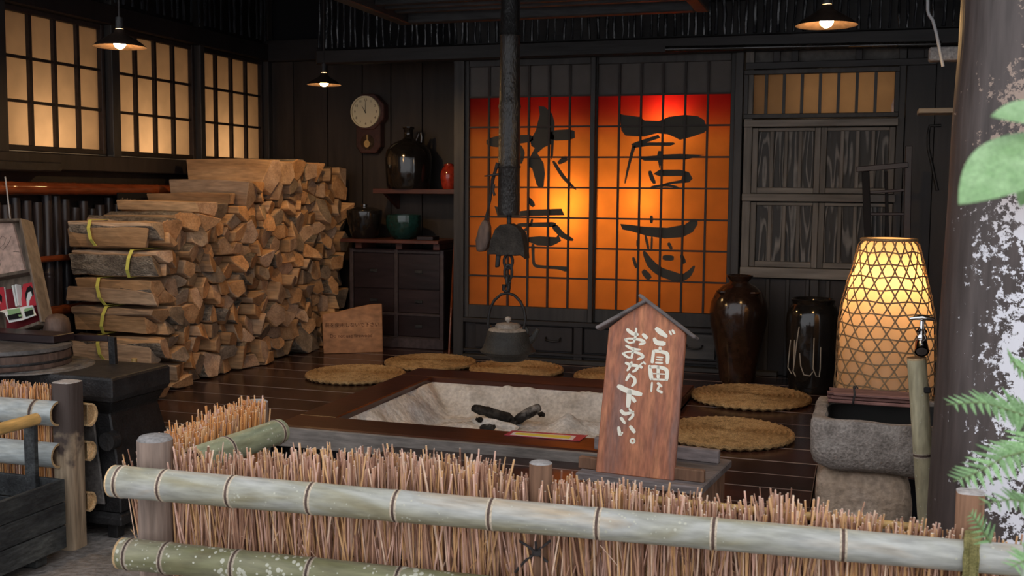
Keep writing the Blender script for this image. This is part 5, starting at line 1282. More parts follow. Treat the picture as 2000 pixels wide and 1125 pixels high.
# white brush lettering
convs = lambda cx_, cy_: sp(1180+cx_/4.165, 620+cy_/4.165)+en_*.0006
S = [
 ([(425, 92), (462, 122), (508, 155)], [28, 38, 22]), ([(532, 113), (546, 140)], 14), ([(556, 104), (572, 130)], 17), ([(408, 172), (430, 205), (490, 213)], [22, 34, 34]),
 ([(455, 244), (455, 268)], 20), ([(403, 272), (395, 340), (391, 366)], 22), ([(412, 272), (470, 280), (514, 300), (514, 372)], [22, 24, 28, 24]), ([(428, 322), (478, 326)], 11), ([(424, 344), (474, 348)], 11), ([(420, 368), (474, 371)], 14),
 ([(369, 394), (378, 450), (386, 500)], [20, 30, 28]), ([(376, 404), (440, 404), (508, 430), (508, 508)], [24, 22, 28, 26]), ([(440, 398), (440, 500)], 22), ([(390, 456), (500, 462)], 9), ([(386, 502), (505, 508)], 14),
 ([(390, 530), (384, 602)], 14), ([(438, 536), (468, 562)], [22, 14]), ([(448, 562), (434, 588)], 15), ([(434, 592), (470, 610)], [16, 20]),
 ([(188, 98), (230, 130), (276, 140)], [22, 28, 20]), ([(262, 90), (256, 150), (240, 204)], [16, 18, 16]), ([(168, 182), (205, 172), (295, 182), (326, 204), (288, 220)], [10, 13, 20, 24, 16]), ([(168, 178), (200, 204), (240, 202)], [14, 14, 12]), ([(316, 138), (346, 166)], [22, 28]),
 ([(178, 230), (232, 256), (296, 262)], [16, 22, 10]), ([(238, 252), (232, 290), (222, 332)], 17), ([(152, 292), (185, 320), (216, 328)], [18, 16, 12]), ([(158, 290), (220, 278), (288, 294), (316, 320), (270, 342)], [12, 13, 20, 22, 12]),
 ([(176, 370), (215, 386), (270, 396), (262, 424), (234, 442)], [18, 22, 22, 20, 16]), ([(224, 364), (206, 408), (188, 432)], [18, 18, 14]), ([(288, 392), (306, 408)], 20), ([(294, 384), (310, 372)], 10), ([(320, 362), (336, 380)], 13),
 ([(208, 462), (180, 512)], [22, 18]), ([(210, 470), (246, 494), (250, 530), (226, 560)], [12, 20, 24, 14]),
 ([(118, 560), (200, 600), (300, 625)], [34, 38, 30]), ([(206, 600), (195, 722)], [36, 32]), ([(228, 650), (250, 682)], [22, 28]),
 ([(138, 758), (170, 784), (240, 768)], [24, 26, 14]), ([(204, 744), (236, 792), (204, 832)], [14, 20, 16]), ([(138, 818), (168, 860)], [24, 18]),
 ([(118, 894), (130, 950), (152, 934)], [20, 26, 8]), ([(214, 888), (246, 932)], [24, 26])]
for pts, ws in S:
    ws = [w_*1.18 for w_ in (ws if hasattr(ws, '__len__') else [ws]*len(pts))]
    mb = MB(); ribbon(mb, pts, ws, convs, en_*.0006); mb.build('lettering', M['white'], sg)
mb = MB(); ribbon(mb, [(232+17*math.cos(a), 1005+17*math.sin(a)) for a in [2*PI*k_/14 for k_ in range(15)]], 15, convs, en_*.0006, 2); mb.build('lettering', M['white'], sg)

# ================================================================== FRONT FENCE
fence = thing('brushwood_fence', (-.7, 2.40, G), 'low brushwood fence with pale bamboo rails in the foreground', 'fence')
RA = atZ(228, 940, .37); RB = atZ(2060, 1101, .37)
nodes1 = []
for px in (330, 462, 617, 783, 967, 1174, 1398, 1648, 1897):
    p = atZ(px, 940+(px-228)*.0868, .37); nodes1.append((p.x-RA.x)/(RB.x-RA.x))
culm(MB(), RA+Vector((-.01, 0, 0)), RB, .0410, .0325, [.012]+nodes1).build('bamboo_rail', BM('bamboo'), fence, smooth=True)
LA = atY(240, 1081, 2.285); LB = Vector((RB.x, RB.y, LA.z+.01))
nodes2 = []
for px in (332, 475, 625, 800): p = atZ(px, 1090+(px-332)*.08, LA.z); nodes2.append((p.x-LA.x)/(LB.x-LA.x))
nodes2 += [nodes2[-1]+.115*k_ for k_ in range(1, 5)]
culm(MB(), LA+Vector((-.005, 0, 0)), LB, .0405, .033, [.014]+nodes2).build('bamboo_rail', BM('bamboo2'), fence, smooth=True)
# return rail towards the house
TA = Vector((-1.70, 2.46, .385)); TB = atZ(544, 843, .385)
culm(MB(), TA, TB, .039, .038, (.35, .955)).build('bamboo_rail', BM('bamboo3'), fence, smooth=True)
def post(name, c, r, ztop, m, parent, square=False, dome=.01, n=20, zb=G-.05, wob=.03):
    mb = MB(); c = Vector(c); N2 = 10; ring_ = []
    zs = [zb+(ztop-zb)*i/N2 for i in range(N2+1)]
    vs = []; fs = []
    for i, z in enumerate(zs):
        for k_ in range(n):
            a = 2*PI*k_/n
            if square:
                q = max(abs(math.cos(a)), abs(math.sin(a))); rr_ = r/(q**.85)
            else: rr_ = r
            rr_ *= 1+wob*nz(math.cos(a)*1.5, math.sin(a)*1.5, z*2.2+c.x*7)+wob*.5*nz(math.cos(a)*4, math.sin(a)*4, c.y*5)
            vs.append((c.x+rr_*math.cos(a), c.y+rr_*math.sin(a), z))
    for i in range(N2):
        for k_ in range(n): fs.append((i*n+k_, i*n+(k_+1) % n, (i+1)*n+(k_+1) % n, (i+1)*n+k_))
    mb.add(vs, fs, 0)
    b = len(vs); top = [Vector(v) for v in vs[-n:]]; cc_ = Vector((c.x, c.y, ztop))
    vs2 = top + [cc_+(v-cc_)*.86+Vector((0, 0, dome*.7)) for v in top] + [cc_+(v-cc_)*.45+Vector((0, 0, dome)) for v in top] + [cc_+Vector((0, 0, dome))]
    fs2 = [(i*n+k_, i*n+(k_+1) % n, (i+1)*n+(k_+1) % n, (i+1)*n+k_) for i in range(2) for k_ in range(n)] + [(2*n+k_, 2*n+(k_+1) % n, 3*n) for k_ in range(n)]
    mb.add(vs2, fs2, 1)
    return mb.build(name, [m, M['postend']], parent, smooth=45)
post('post', (-1.762, 2.385, 0), .046, atY(275, 856, 2.385).z, M['post'], fence, dome=.014)
p2 = atY(1055, 905, 2.42); post('post', (p2.x, 2.425, 0), .0275, p2.z, M['postred'], fence, dome=.004)
p3 = atY(501, 785, 2.95); post('post', (p3.x, 2.95, 0), .036, p3.z, M['post'], fence, dome=.006)
p4 = atY(1896, 962, 2.47); post('post', (p4.x, 2.475, 0), .028, p4.z, M['postred'], fence, True, dome=.003)
# back strip of bamboo
tag(rail('back_strip', atY(1180, 966, 2.475), atY(1800, 1032, 2.475), .010, M['yellowbam'], fence, (.3, .6, .85), 8), 'thin tan bamboo strip behind the twigs')
# twigs
def lerp_prof(prof, x):
    for (x0, a), (x1, b) in zip(prof, prof[1:]):
        if x <= x1: return a+(b-a)*max(0, x-x0)/(x1-x0)
    return prof[-1][1]
def brush_panel(name, n, place, seed, parent, rmin=.0016, rmax=.0034, lean=.05, warm=0.0):
    rg = random.Random(seed); mb = MB()
    for i in range(n):
        base, top = place(rg)
        r_ = rg.uniform(rmin, rmax); d = (top-base)
        side = Vector((rg.gauss(0, lean), rg.gauss(0, lean*.35), 0))*d.length
        k_ = rg.random(); mid = base+d*.5+side*.25+Vector((rg.gauss(0, .004), rg.gauss(0, .003), 0))
        tp_ = top+side
        r3 = rg.random()
        mi = 6 if rg.random() < warm*1.6 else (2 if r3 < .26+warm else 0 if r3 < .58+warm else 1 if r3 < .78+warm*.6 else 3 if r3 < .88+warm*.3 else 4)
        P = [base, mid, tp_]; b0 = len(mb.v); t = (tp_-base).normalized(); a = t.orthogonal().normalized(); b = t.cross(a)
        for j, p in enumerate(P):
            q = r_*(1.1, 1.0, .8)[j]
            for s in range(4):
                th = PI/2*s+k_; v = p+(a*math.cos(th)+b*math.sin(th))*q; mb.v.append((v.x, v.y, v.z))
        for j in range(2):
            for s in range(4): mb.f.append((b0+j*4+s, b0+j*4+(s+1) % 4, b0+j*4+4+(s+1) % 4, b0+j*4+4+s)); mb.mi.append(mi)
        mb.f.append((b0+8, b0+9, b0+10, b0+11)); mb.mi.append(5)
        # side shoot
        if rg.random() < .28:
            s0 = base.lerp(tp_, rg.uniform(.55, .9)); s1 = s0+Vector((rg.gauss(0, .022), rg.gauss(0, .015), rg.uniform(.015, .05))); q = r_*.6; b0 = len(mb.v)
            for p in (s0, s1):
                for s in range(3): th = 2*PI*s/3; mb.v.append((p.x+q*math.cos(th), p.y+q*math.sin(th), p.z))
            for s in range(3): mb.f.append((b0+s, b0+(s+1) % 3, b0+3+(s+1) % 3, b0+3+s)); mb.mi.append(mi)
            mb.f.append((b0+3, b0+4, b0+5)); mb.mi.append(5)
    me = bpy.data.meshes.new(name); me.from_pydata(mb.v, [], mb.f)
    for m_ in M['twig']: me.materials.append(m_)
    me.polygons.foreach_set('material_index', mb.mi)
    o = bpy.data.objects.new(name, me); COL.objects.link(o); o.parent = parent; o.location = -wloc(parent); o['kind'] = 'stuff'
    return o
# top line of the twigs, measured in the photo
TOP = [(300, 905), (330, 872), (420, 895), (560, 888), (700, 884), (760, 890), (850, 892), (920, 900), (980, 928), (1020, 940), (1070, 940), (1110, 945), (1160, 950), (1200, 945), (1260, 958), (1320, 968), (1380, 985), (1440, 1000), (1480, 990), (1520, 968), (1570, 978), (1610, 1000), (1680, 1012), (1750, 1022), (1800, 1034), (1900, 1052), (2000, 1060)]
YFn = 2.40
def place_front(rg):
    px = rg.uniform(285, 1960); y = YFn+(px-230)/1720*.035+rg.uniform(-.010, .050)
    t = lerp_prof(TOP, px)
    tp_ = atY(px, t+rg.uniform(-10, 36 if px < 1230 else 74)*(1 if rg.random() < .9 else -.6 if px < 1230 else -.2), y)
    base = Vector((tp_.x+rg.gauss(0, .022)+.02, y+rg.uniform(-.008, .008), G+rg.uniform(-.02, .02)))
    return base, tp_
brush_panel('brushwood', 3300, place_front, 2, fence, lean=.062)
def place_ret(rg):
    y = rg.uniform(2.43, 2.93); x = -1.795+(y-2.43)*.02+rg.uniform(-.035, .030)
    zt = .435+.035*(y-2.43)/.5
    return Vector((x+rg.gauss(0, .012), y+rg.gauss(0, .02), G)), Vector((x, y, zt-abs(rg.gauss(0, .022))+(.02 if rg.random() < .1 else 0)))
brush_panel('brushwood', 1100, place_ret, 3, fence, lean=.03, warm=.35)
# black twine crossed on the middle post
yk_ = 2.385
mb = MB()
for pts in (((1012, 1055), (1030, 1066), (1048, 1080), (1070, 1098)), ((1075, 1056), (1060, 1068), (1046, 1080), (1025, 1096), (1006, 1118)), ((1046, 1058), (1047, 1072), (1048, 1082))):
    mb.tube([atY(x, y, yk_+.004*i) for i, (x, y) in enumerate(pts)], .0032, 6)
for a in range(3): mb.tube([atY(1040, 1076+a*3, yk_-.004), atY(1048, 1079+a*3, yk_-.008), atY(1056, 1077+a*3, yk_-.004)], .0032, 6)
mb.build('twine_knot', M['rope'], fence, smooth=True)
# straw rope wound round the rail at the right
pr_ = atZ(1897, 1085, .37); mb = MB()
for k_ in range(6):
    x_ = pr_.x-.010+.0045*k_
    pts = [Vector((x_+.006*math.cos(a), pr_.y+.010+.055*math.cos(a), .362+.052*math.sin(a))) for a in [2*PI*i/20 for i in range(21)]]
    mb.tube(pts, [.0045+.001*math.sin(i*2.2) for i in range(21)], 6, caps=False)
mb.tube([Vector((pr_.x-.004+.004*math.sin(i), pr_.y-.045-.001*i, .42-.035*i)) for i in range(8)], [.007, .008, .007, .008, .007, .006, .007, .004], 7)
mb.build('straw_rope', M['ropey'], fence, smooth=True)

# ================================================================== LEFT FENCE
pl_ = atZ(140, 1062, G)
lf = thing('left_brushwood_fence', (pl_.x, pl_.y, G), 'short brushwood fence with pale split-bamboo rails at the left edge', 'fence')
lf.name = 'split_bamboo_fence'
post('post', (pl_.x, pl_.y, 0), .050, atY(136, 746, pl_.y).z, M['postblk'], lf, True, dome=.004)
fd = Vector((-1, -.03, 0)).normalized(); fnn = Vector((-fd.y, fd.x, 0)); fnn = fnn if fnn.y < 0 else -fnn     # direction of the fence, its front normal
def half(mb, p0, p1, r, facing, n=12, th=.010):
    """half culm, round side turned to `facing`; slots as culm"""
    p0 = Vector(p0); p1 = Vector(p1); ax = (p1-p0).normalized(); u = Vector((0, 0, 1)); f = (facing-ax*facing.dot(ax)).normalized()
    L = (p1-p0).length; stn = [(0, 1, 3), (.004, 1, 0)]
    for q in (.10/L, .62/L): stn += [(q-.012/L, 1, 2), (q-.006/L, 1.05, 1), (q+.006/L, 1.05, 2), (q+.012/L, 1, 0)]
    stn += [(1, 1, 0)]; b0 = len(mb.v); m2 = n+1
    for t, k_, _ in stn:
        c_ = p0.lerp(p1, t)
        for rr_ in (r*k_, r-th):
            for i in range(m2):
                a = -PI/2+PI*i/n; v = c_+u*math.sin(a)*rr_+f*math.cos(a)*rr_; mb.v.append(tuple(v))
    w2 = 2*m2
    for s in range(len(stn)-1):
        for i in range(n):
            a = b0+s*w2+i; mb.f.append((a, a+1, a+1+w2, a+w2)); mb.mi.append(stn[s][2] if s else 0)
            c_ = b0+s*w2+m2+i; mb.f.append((c_, c_+w2, c_+1+w2, c_+1)); mb.mi.append(3)
        for i in (0, n): a = b0+s*w2+i; mb.f.append((a, a+w2, a+w2+m2, a+m2)); mb.mi.append(3)
    for s in (0, len(stn)-1):
        for i in range(n): a = b0+s*w2+i; mb.f.append((a, a+m2, a+m2+1, a+1)); mb.mi.append(3)
    return mb
for py in (811, 893, 990):
    z_ = atY(138, py, pl_.y-.06).z
    e = Vector((pl_.x-.005, pl_.y, z_))+fnn*.052
    half(MB(), e, e+fd*1.5, .053, fnn).build('front_rail', BM('bamboo4'), lf, smooth=True)
for py in (806, 876, 974):
    z_ = atY(178, py, pl_.y+.1).z
    e = Vector((atY(178, py, pl_.y+.09).x+.02, pl_.y+.06, z_))
    half(MB(), e, e+fd*1.5, .050 if py < 850 else .043, -fnn, th=.008).build('back_rail', BM('yellowbam'), lf, smooth=True)
    # the cut end with its node wall
    mb = MB(); mb.prism([e+fd*.012+Vector((0, 0, 1))*math.sin(a)*.045*(1 if py < 850 else .86)-fnn*math.cos(a)*.045*(1 if py < 850 else .86) for a in [-PI/2+PI*i/12 for i in range(13)]], fd*.004); mb.build('node_wall', M['cut'], lf)
def place_left(rg):
    t = rg.uniform(.04, 1.45); c_ = Vector((pl_.x, pl_.y, 0))+fd*t+fnn*rg.uniform(-.045, .040)
    zt = atY(60, 752, pl_.y).z
    return Vector((c_.x+rg.gauss(0, .012), c_.y, G)), Vector((c_.x, c_.y, zt-abs(rg.gauss(0, .025))+.012))
brush_panel('brushwood', 1700, place_left, 4, lf, .0018, .0036, lean=.03, warm=.2)

# ================================================================== STOVE AND WHAT STANDS ON IT
YS = 3.98
sv = thing('iron_stove', (-3.42, 4.02, G), 'black cast-iron stove beside the plank floor', 'stove')
zt = atY(268, 727, YS).z
x1 = atY(268, 740, YS).x; x0 = x1-.86; y0, y1 = YS-.17, YS+.24
def ringbox(mb, secs):
    """secs: (x0,x1,y0,y1,z) rectangles stacked"""
    b0 = len(mb.v)
    for (a, b, c_, d, z) in secs: mb.v += [(a, c_, z), (b, c_, z), (b, d, z), (a, d, z)]
    for i in range(len(secs)-1):
        for k_ in range(4): mb.f.append((b0+4*i+k_, b0+4*i+(k_+1) % 4, b0+4*i+4+(k_+1) % 4, b0+4*i+4+k_)); mb.mi.append(0)
    mb.f.append((b0, b0+3, b0+2, b0+1)); mb.mi.append(0); q = b0+4*(len(secs)-1); mb.f.append((q, q+1, q+2, q+3)); mb.mi.append(0)
    return mb
ringbox(MB(), [(x0+.01, x1-.01, y0+.01, y1-.01, zt-.11), (x0, x1, y0, y1, zt-.085), (x0, x1, y0, y1, zt-.012), (x0+.008, x1-.008, y0+.008, y1-.008, zt)]).build('top_plate', M['iron'], sv, bevel=.004)
ringbox(MB(), [(x0+.02, x1+.03, y0+.0, y1, G+.10), (x0+.02, x1+.025, y0+.005, y1, G+.22), (x0+.04, x1-.015, y0+.03, y1-.01, G+.38), (x0+.06, x1-.055, y0+.05, y1-.02, zt-.17), (x0+.03, x1-.02, y0+.02, y1-.01, zt-.112)]).build('body', M['iron'], sv, bevel=.006)
ringbox(MB(), [(x0, x1+.045, y0-.02, y1, G+.05), (x0, x1+.045, y0-.02, y1, G+.085), (x0+.02, x1+.03, y0, y1, G+.1)]).build('base_flange', M['iron'], sv, bevel=.005)
for sx in (x0+.06, x1-.02):
    for sy in (y0+.03, y1-.05): bx('foot', sx-.025, sx+.025, sy-.025, sy+.025, G-.01, G+.05, M['iron'], sv)
MB().prism([(x1-.21, y0+.012, zt-.19), (x1-.10, y0+.012, zt-.19), (x1-.035, y0-.012, G+.14), (x1-.27, y0-.012, G+.14)], (0, -.012, 0)).build('door', M['plate'], sv, bevel=.004)
p_ = atY(205, 864, y0-.03); MB().tube([(p_.x, y0+.03, p_.z), (p_.x, y0-.022, p_.z)], .040, 14).build('air_spout', M['iron'], sv, smooth=True)
# cooking rings
rc = Vector((atY(55, 735, YS-.02).x, YS-.02, zt))
for r_, h in ((.29, .006), (.26, .012)): MB().lathe([(0, h), (r_-.006, h), (r_, h-.006), (r_, h-.0065)], rc, 48).build('cooking_ring', M['plate'], sv, smooth=40)
# upright handle and rail on the plate
p_ = atY(222, 716, YS+.16); t_ = atY(219, 657, YS+.16)
MB().obox((p_+t_)/2, Vector((.017, 0, 0)), Vector((0, .012, 0)), (t_-p_)/2).build('upright', M['iron'], sv, bevel=.003)
bar('handle_rail', atY(213, 661, YS+.16), atY(100, 658, YS+.13), .028, .02, M['cab'], sv)
tag(rail('bamboo_stick', atY(266, 790, YS+.27)+Vector((-.01, 0, -.06)), atY(262, 700, YS+.27), .014, M['yellowbam'], None, (.3, .7), 8), 'yellow bamboo stick standing behind the stove', 'stick')
# wooden tub with lid
tc = Vector((atY(30, 735, YS-.03).x, YS-.07, zt+.0125)); s_ = YS
tz = atY(60, 690, YS-.2).z-tc.z
tbn = thing('lidded_tub', tc, 'round old wooden tub with a grey lid on the stove', 'tub')
rt = atY(133, 710, YS).x-tc.x
ltz = .098
MB().lathe([(0, 0), (rt*.98, 0), (rt, .008), (rt*.985, ltz-.032), (0, ltz-.032)], tc, 48).build('body', M['tub'], tbn, smooth=40)
MB().lathe([(rt*1.004, .022), (rt*1.012, .027), (rt*1.004, .034)], tc, 48).build('hoop', M['iron'], tbn, smooth=True)
MB().lathe([(0, ltz-.0315), (rt*.97, ltz-.0315), (rt*1.02, ltz-.024), (rt*1.01, ltz-.008), (rt*.9, ltz-.002), (0, ltz)], tc, 48).build('lid', M['tublid'], tbn, smooth=40)
# wooden stand under the book rack
stz = tc.z+ltz+.0005
sd = bx('stand_block', tc.x-.30, atY(122, 655, YS+.02).x, YS-.04, YS+.10, stz, stz+.036, M['cab'], None, .004); tag(sd, 'dark wooden block between the tub lid and the book rack', 'block')
# gourd-shaped pot behind
gp = Vector((atY(112, 665, YS+.27).x, YS+.27, zt+.0005))
tag(MB().lathe([(0, 0), (.05, 0), (.06, .03), (.064, .13), (.055, .18), (.03, .20), (0, .205)], gp, 32).build('clay_pot', M['tub'], smooth=True), 'dusty brown clay pot half hidden behind the book rack', 'pot')
# leaning book rack
rz = stz+.0005
rk0 = Vector((atY(100, 632, YS-.02).x, YS-.02, rz)); 
rx = Vector((-1, .0, 0)); LR = math.radians(12)
BRr = Vector((atY(99, 634, YS).x, YS, rz)); 
def rp(px, py, dy=0): return onp(px, py, Vector((0, YS-.125+dy, rz)), Vector((0.10, 1, -.22)).normalized())
rck = thing('book_rack', rp(50, 645), 'leaning wooden display rack with a pink board and red books', 'rack')
nrm = Vector((0.10, 1, -.22)).normalized()
out = [(-35, 432), (58, 432), (100, 632), (0, 666), (-35, 680)]
MB().prism([rp(*p) for p in out], nrm*.02).build('back_board', M['rack'], rck)
def rim(p, q, w_, d_): 
    a, b = rp(*p), rp(*q); d = (b-a).normalized(); e = d.cross(nrm).normalized()
    return MB().obox((a+b)/2-nrm*d_/2, d*(b-a).length/2, e*w_/2, nrm*d_/2).build('rim', M['rack'], rck, bevel=.002)
rim((57, 432), (99, 632), .014, .06); rim((-35, 434), (58, 433), .012, .055); rim((-35, 552), (78, 532), .016, .065); rim((-35, 680), (98, 634), .016, .075); rim((0, 560), (10, 664), .010, .05)
MB().prism([rp(x, y) for x, y in ((-35, 437), (28, 437), (54, 535), (-35, 548))], -nrm*.012).build('pink_board', M['pinkboard'], rck)
mb = MB()
for pts in (((2, 470), (8, 462), (16, 466), (12, 478), (4, 484), (10, 490), (22, 474), (26, 462)), ((30, 492), (42, 493)), ((0, 500), (6, 512), (3, 524))): mb.tube([rp(*p)-nrm*.0128 for p in pts], .0011, 4)
mb.build('sketch_lines', M['rack'], rck)
MB().prism([rp(x, y) for x, y in ((12, 566), (70, 556), (84, 622), (14, 660))], -nrm*.004).build('red_lining', M['darkred'], rck)
def book(nm, quad, cover, th, lab, lift):
    b = thing(nm, (rp(*quad[0])+rp(*quad[2]))/2-nrm*lift, lab, 'book')
    MB().prism([rp(*p)-nrm*lift for p in quad], -nrm*th).build('pages', M['bookwhite'], b)
    MB().prism([rp(*p)-nrm*(lift+th) for p in quad], -nrm*.0015).build('cover', cover, b)
    return b, lift+th+.0016
def deco(b, lf_, pts, m, nm): MB().prism([rp(*p)-nrm*lf_ for p in pts], -nrm*.0006).build(nm, m, b)
b, l_ = book('picture_book', [(50, 556), (80, 549), (80, 596), (44, 604)], M['bookred'], .008, 'upright red book with a black and white figure, right side of the rack', .006)
deco(b, l_, [(56, 590), (54, 575), (58, 563), (64, 559), (69, 564), (71, 576), (68, 580), (60, 582)], M['bookblack'], 'printed_hair'); deco(b, l_+.0008, [(58, 602), (57, 585), (60, 572), (66, 570), (68, 578), (63, 588), (62, 600)], M['bookwhite'], 'printed_face')
b, l_ = book('picture_book', [(-30, 568), (12, 561), (18, 606), (-30, 618)], M['bookred'], .008, 'upright red book with a black and white figure, cut by the picture edge', .006)
deco(b, l_, [(-12, 585), (-10, 574), (2, 570), (9, 580), (9, 592), (2, 585)], M['bookblack'], 'printed_hair'); deco(b, l_+.0008, [(-10, 610), (-6, 588), (2, 583), (6, 592), (2, 608)], M['bookwhite'], 'printed_face')
for (q, lab) in (([(34, 560), (37, 559), (45, 600), (42, 601)], 'first thin white booklet standing beside the red book'), ([(40, 558), (43, 557), (48, 598), (46, 599)], 'second thin white booklet touching the red book')):
    tag(MB().prism([rp(*p)-nrm*.006 for p in q], -nrm*.03).build('booklet', M['bookwhite']), lab, 'booklet')
# open magazine on the rack's lower ledge
mg = thing('open_magazine', rp(50, 628)-nrm*.06, 'open magazine with green pictures lying on the book rack', 'magazine')
pagesL = [rp(4, 614)-nrm*.035, rp(16, 611)-nrm*.05, rp(30, 614)-nrm*.06, rp(44, 634)-nrm*.075, rp(68, 628)-nrm*.065, rp(52, 602)-nrm*.035, rp(40, 604)-nrm*.04, rp(24, 606)-nrm*.035]
MB().prism(pagesL, -nrm*.006).build('left_pages', M['bookwhite'], mg)
MB().prism([rp(52, 602)-nrm*.035, rp(68, 628)-nrm*.065, rp(92, 619)-nrm*.065, rp(76, 598)-nrm*.035], -nrm*.006).build('right_pages', M['bookwhite'], mg)
MB().prism([rp(33, 608)-nrm*.058, rp(45, 626)-nrm*.082, rp(66, 621)-nrm*.072, rp(52, 604)-nrm*.043], -nrm*.0008).build('picture', M['bookgreen'], mg)
MB().prism([rp(40, 620)-nrm*.079, rp(45, 629)-nrm*.084, rp(67, 624)-nrm*.075, rp(60, 613)-nrm*.060], -nrm*.0008).build('picture', M['bookblack'], mg)
MB().prism([rp(60, 604)-nrm*.044, rp(74, 622)-nrm*.071, rp(89, 617)-nrm*.071, rp(77, 601)-nrm*.044], -nrm*.0008).build('picture', M['bookgreen'], mg)
MB().prism([rp(66, 612)-nrm*.058, rp(74, 622)-nrm*.073, rp(89, 617)-nrm*.073, rp(83, 607)-nrm*.058], -nrm*.0008).build('picture', M['bookblack'], mg)
# thin cable down the wall
tag(MB().tube([atX(10, 345, XL+.15), atX(14, 375, XL+.15), atX(20, 430, XL+.15), atX(24, 480, XL+.15)], .004, 6).build('thin_cable', M['steelwire'], smooth=True), 'thin pale cable hanging in front of the bamboo wall', 'cable')

# ================================================================== CRATE
ca = atZ(131, 1070, G+.035); CXr = ca.x; cy1 = ca.y; ch_ = atX(128, 934, CXr).z
cr = thing('black_crate', (CXr-.28, cy1-.35, G), 'black painted wooden crate with a bamboo carrying handle', 'crate')
cy0 = cy1-.80; cx0_ = CXr-.52; zz_ = [G+.035+(ch_-G-.035)*i/3 for i in range(4)]
for i in range(3):
    bx('side_board', CXr-.018, CXr, cy0, cy1, zz_[i]+.002, zz_[i+1]-.002, M['crate'], cr, .003); bx('side_board', cx0_, cx0_+.018, cy0, cy1, zz_[i]+.002, zz_[i+1]-.002, M['crate'], cr, .003)
    bx('end_board', cx0_+.0185, CXr-.0185, cy1-.018, cy1, zz_[i]+.002, zz_[i+1]-.002, M['crate'], cr, .003); bx('end_board', cx0_+.0185, CXr-.0185, cy0, cy0+.018, zz_[i]+.002, zz_[i+1]-.002, M['crate'], cr, .003)
bx('bottom', cx0_+.019, CXr-.019, cy0+.019, cy1-.019, G+.036, G+.05, M['crate'], cr)
for y in (cy0+.08, cy1-.12): bx('foot', cx0_+.02, CXr-.02, y-.03, y+.03, G-.004, G+.0345, M['crate'], cr)
ua, ub_ = atY(63, 935, cy1-.03), atY(62, 826, cy1-.03)
bx('upright', ua.x-.026, ua.x+.026, cy1-.044, cy1-.0185, G+.06, ub_.z, M['crate'], cr, .003)
bx('upright', ua.x-.026, ua.x+.026, cy0+.0185, cy0+.044, G+.06, ub_.z, M['crate'], cr, .003)
hz_ = ub_.z+.012
culm(MB(), (ua.x+.012, cy1-.01, hz_), (ua.x+.012, cy0-.01, hz_), .025, .023, (.3, .7), hollow0=False, hollow1=False).build('carrying_pole', BM('yellowbam'), cr, smooth=True)

# ================================================================== FERN AND LEAVES (right foreground)
def pinna_mesh(L, w_, lobes=9):
    """one toothed fern leaflet along +x, lying in the xy plane, slightly folded"""
    vs = []; fs = []
    n = lobes*2+1
    for i in range(n+1):
        t = i/n; x = L*t; w0 = w_*(1-t)**.75*(1.0 if i % 2 else .62)*(min(1, t*6+.35))
        vs += [(x, -w0, -.15*w0), (x, 0, .08*w_*(1-t)), (x, w0, -.15*w0)]
    for i in range(n):
        a = 3*i; fs += [(a, a+3, a+4, a+1), (a+1, a+4, a+5, a+2)]
    vs2 = vs+[(x, y, z-.0006) for x, y, z in vs]; m_ = len(vs)
    fs2 = fs+[tuple(m_+i for i in reversed(f)) for f in fs]
    me = bpy.data.meshes.new('leaflet'); me.from_pydata(vs2, [], fs2); me.materials.append(M['leaf']); return me
PIN = pinna_mesh(1.0, .16)
fern = thing('fern', (.44, 1.62, .0), 'green fern with arching fronds at the right edge', 'fern')
def frond(pts2, depth, n, L0, nrm_=None, side=1, tip=1.0):
    """pts2: rachis in the photo with depth per point; leaflets in pairs"""
    P = [CAM+ray(x, y)*d for (x, y, d) in pts2]
    def at(t):
        k_ = t*(len(P)-1); i = min(int(k_), len(P)-2); return P[i].lerp(P[i+1], k_-i)
    mb = MB(); mb.tube([at(i/10) for i in range(11)], [.0022*(1-.75*i/10) for i in range(11)], 6); fr_ = mb.build('frond', M['stem'], fern, smooth=True)
    org = wloc(fr_)
    for i in range(n):
        t = .06+.93*i/n; p = at(t); d = (at(min(1, t+.05))-at(max(0, t-.05))).normalized(); view = (CAM-p).normalized()
        upv = (view*.75+Vector((0, 0, .65))).normalized(); s = d.cross(upv).normalized(); L = L0*(1-t)**.62*(.85+.3*random.random())+.006
        for sg_ in (1, -1):
            ax = (s*sg_*.88+d*.50+Vector((0, 0, -.10))).normalized(); zx = (upv-ax*upv.dot(ax)).normalized(); yx = zx.cross(ax)
            o = bpy.data.objects.new('leaflet', PIN); COL.objects.link(o); o.parent = fr_
            mx = Matrix((ax, yx, zx)).transposed().to_4x4(); o.matrix_local = Matrix.Translation(p-org) @ mx @ Matrix.Scale(L, 4)
frond([(2050, 838, 1.62), (1985, 806, 1.60), (1920, 786, 1.56), (1848, 790, 1.52)], 0, 13, .052)
frond([(2060, 850, 1.52), (2010, 880, 1.50), (1960, 893, 1.48), (1905, 925, 1.46), (1862, 940, 1.44)], 0, 14, .050)
frond([(2070, 980, 1.56), (2020, 985, 1.54), (1975, 975, 1.52), (1912, 985, 1.50)], 0, 10, .036)
frond([(2040, 740, 1.70), (2010, 735, 1.70), (1985, 715, 1.68), (1968, 690, 1.66)], 0, 7, .040)
frond([(1935, 1060, 1.60), (1918, 1035, 1.60), (1905, 1015, 1.60), (1893, 1000, 1.60)], 0, 7, .020)
frond([(2060, 1120, 1.50), (2030, 1100, 1.48), (2000, 1095, 1.46), (1972, 1110, 1.44)], 0, 8, .040)
# ground stalk that carries the fronds
mb = MB(); q = CAM+ray(2060, 900)*1.60; mb.tube([(q.x+.03, q.y, G), (q.x+.02, q.y, .2), (q.x, q.y, q.z+.1)], [.008, .006, .004], 8); mb.build('stalk', M['stem'], fern, smooth=True)
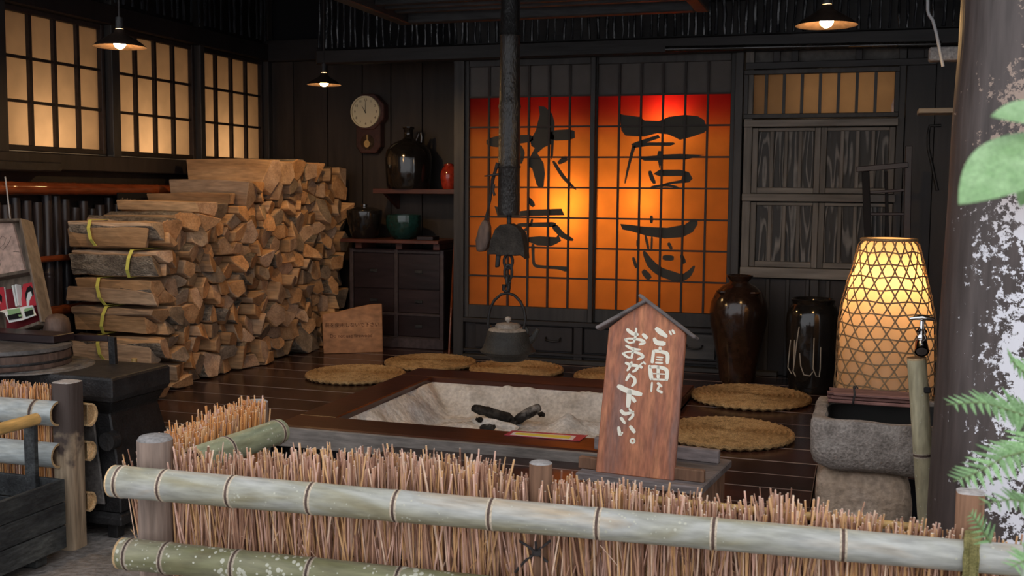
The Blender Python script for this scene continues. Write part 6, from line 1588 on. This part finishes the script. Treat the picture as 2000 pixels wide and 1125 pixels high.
# pale stalk at the right edge
q0 = CAM+ray(1985, 940)*1.85
ps = thing('pale_stalk', (q0.x+.02, q0.y, G), 'thick pale green stalk rising at the right edge behind the fern', 'stalk')
culm(MB(), (q0.x+.02, q0.y, G), (q0.x+.035, q0.y, q0.z+.02), .022, .016, (.4, .75), hollow0=False, hollow1=False).build('stalk_body', [M['mint'], M['mint'], M['mint'], M['mint'], M['mint']], ps, smooth=True)
# broad-leaved branch nearer the camera
def leaf_mesh(L, w_):
    vs = []; fs = []; n = 14
    for i in range(n+1):
        t = i/n; x = L*t; w0 = w_*math.sin(PI*(.04+.96*t**.85))**.9; dr = -.10*L*t*t
        vs += [(x, -w0, dr-.10*w0), (x, -w0*.5, dr), (x, 0, dr+.02*w_), (x, w0*.5, dr), (x, w0, dr-.10*w0)]
    for i in range(n):
        for k_ in range(4): a = 5*i+k_; fs.append((a, a+5, a+6, a+1))
    m_ = len(vs); vs += [(x, y, z-.0008) for x, y, z in vs]; fs += [tuple(m_+i for i in reversed(f)) for f in fs]
    me = bpy.data.meshes.new('leaf'); me.from_pydata(vs, [], fs); me.materials.append(M['leafbig']); me.polygons.foreach_set('use_smooth', [True]*len(me.polygons)); return me
LM = leaf_mesh(1.0, .21)
bcz = CAM+ray(2080, 330)*1.02
brn = thing('leafy_branch', bcz, 'branch with broad green leaves reaching in at the right edge', 'branch')
base = bcz+Vector((.05, .0, .05))
MB().tube([base+Vector((.22, .10, G-base.z)), base+Vector((.21, .09, -.6)), base+Vector((.15, .06, -.15)), base+Vector((.07, .02, .02)), base+Vector((.01, 0, .04)), base+Vector((-.02, 0, .02))], [.008, .007, .005, .004, .003, .002], 7).build('twig', M['stem'], brn, smooth=True)
def leaf(p0, d0, p1, d1, w_=1.0):
    a = CAM+ray(*p0)*d0; b = CAM+ray(*p1)*d1; ax = (b-a); L = ax.length; ax.normalize(); view = (CAM-a).normalized(); up = (view*.8+Vector((0, 0, .6))).normalized()
    zx = (up-ax*up.dot(ax)).normalized(); yx = zx.cross(ax); o = bpy.data.objects.new('leaf', LM); COL.objects.link(o); o.parent = brn
    o.matrix_local = Matrix.Translation(a-wloc(brn)) @ Matrix((ax, yx, zx)).transposed().to_4x4() @ Matrix.Diagonal((L, L*w_, L, 1))
leaf((2045, 262), 1.02, (1878, 378), .97, 1.25); leaf((2075, 212), 1.03, (1944, 214), 1.0, 1.0); leaf((2050, 280), 1.05, (1992, 396), 1.03, 1.2); leaf((2100, 230), 1.04, (2210, 300), 1.02, 1.1)
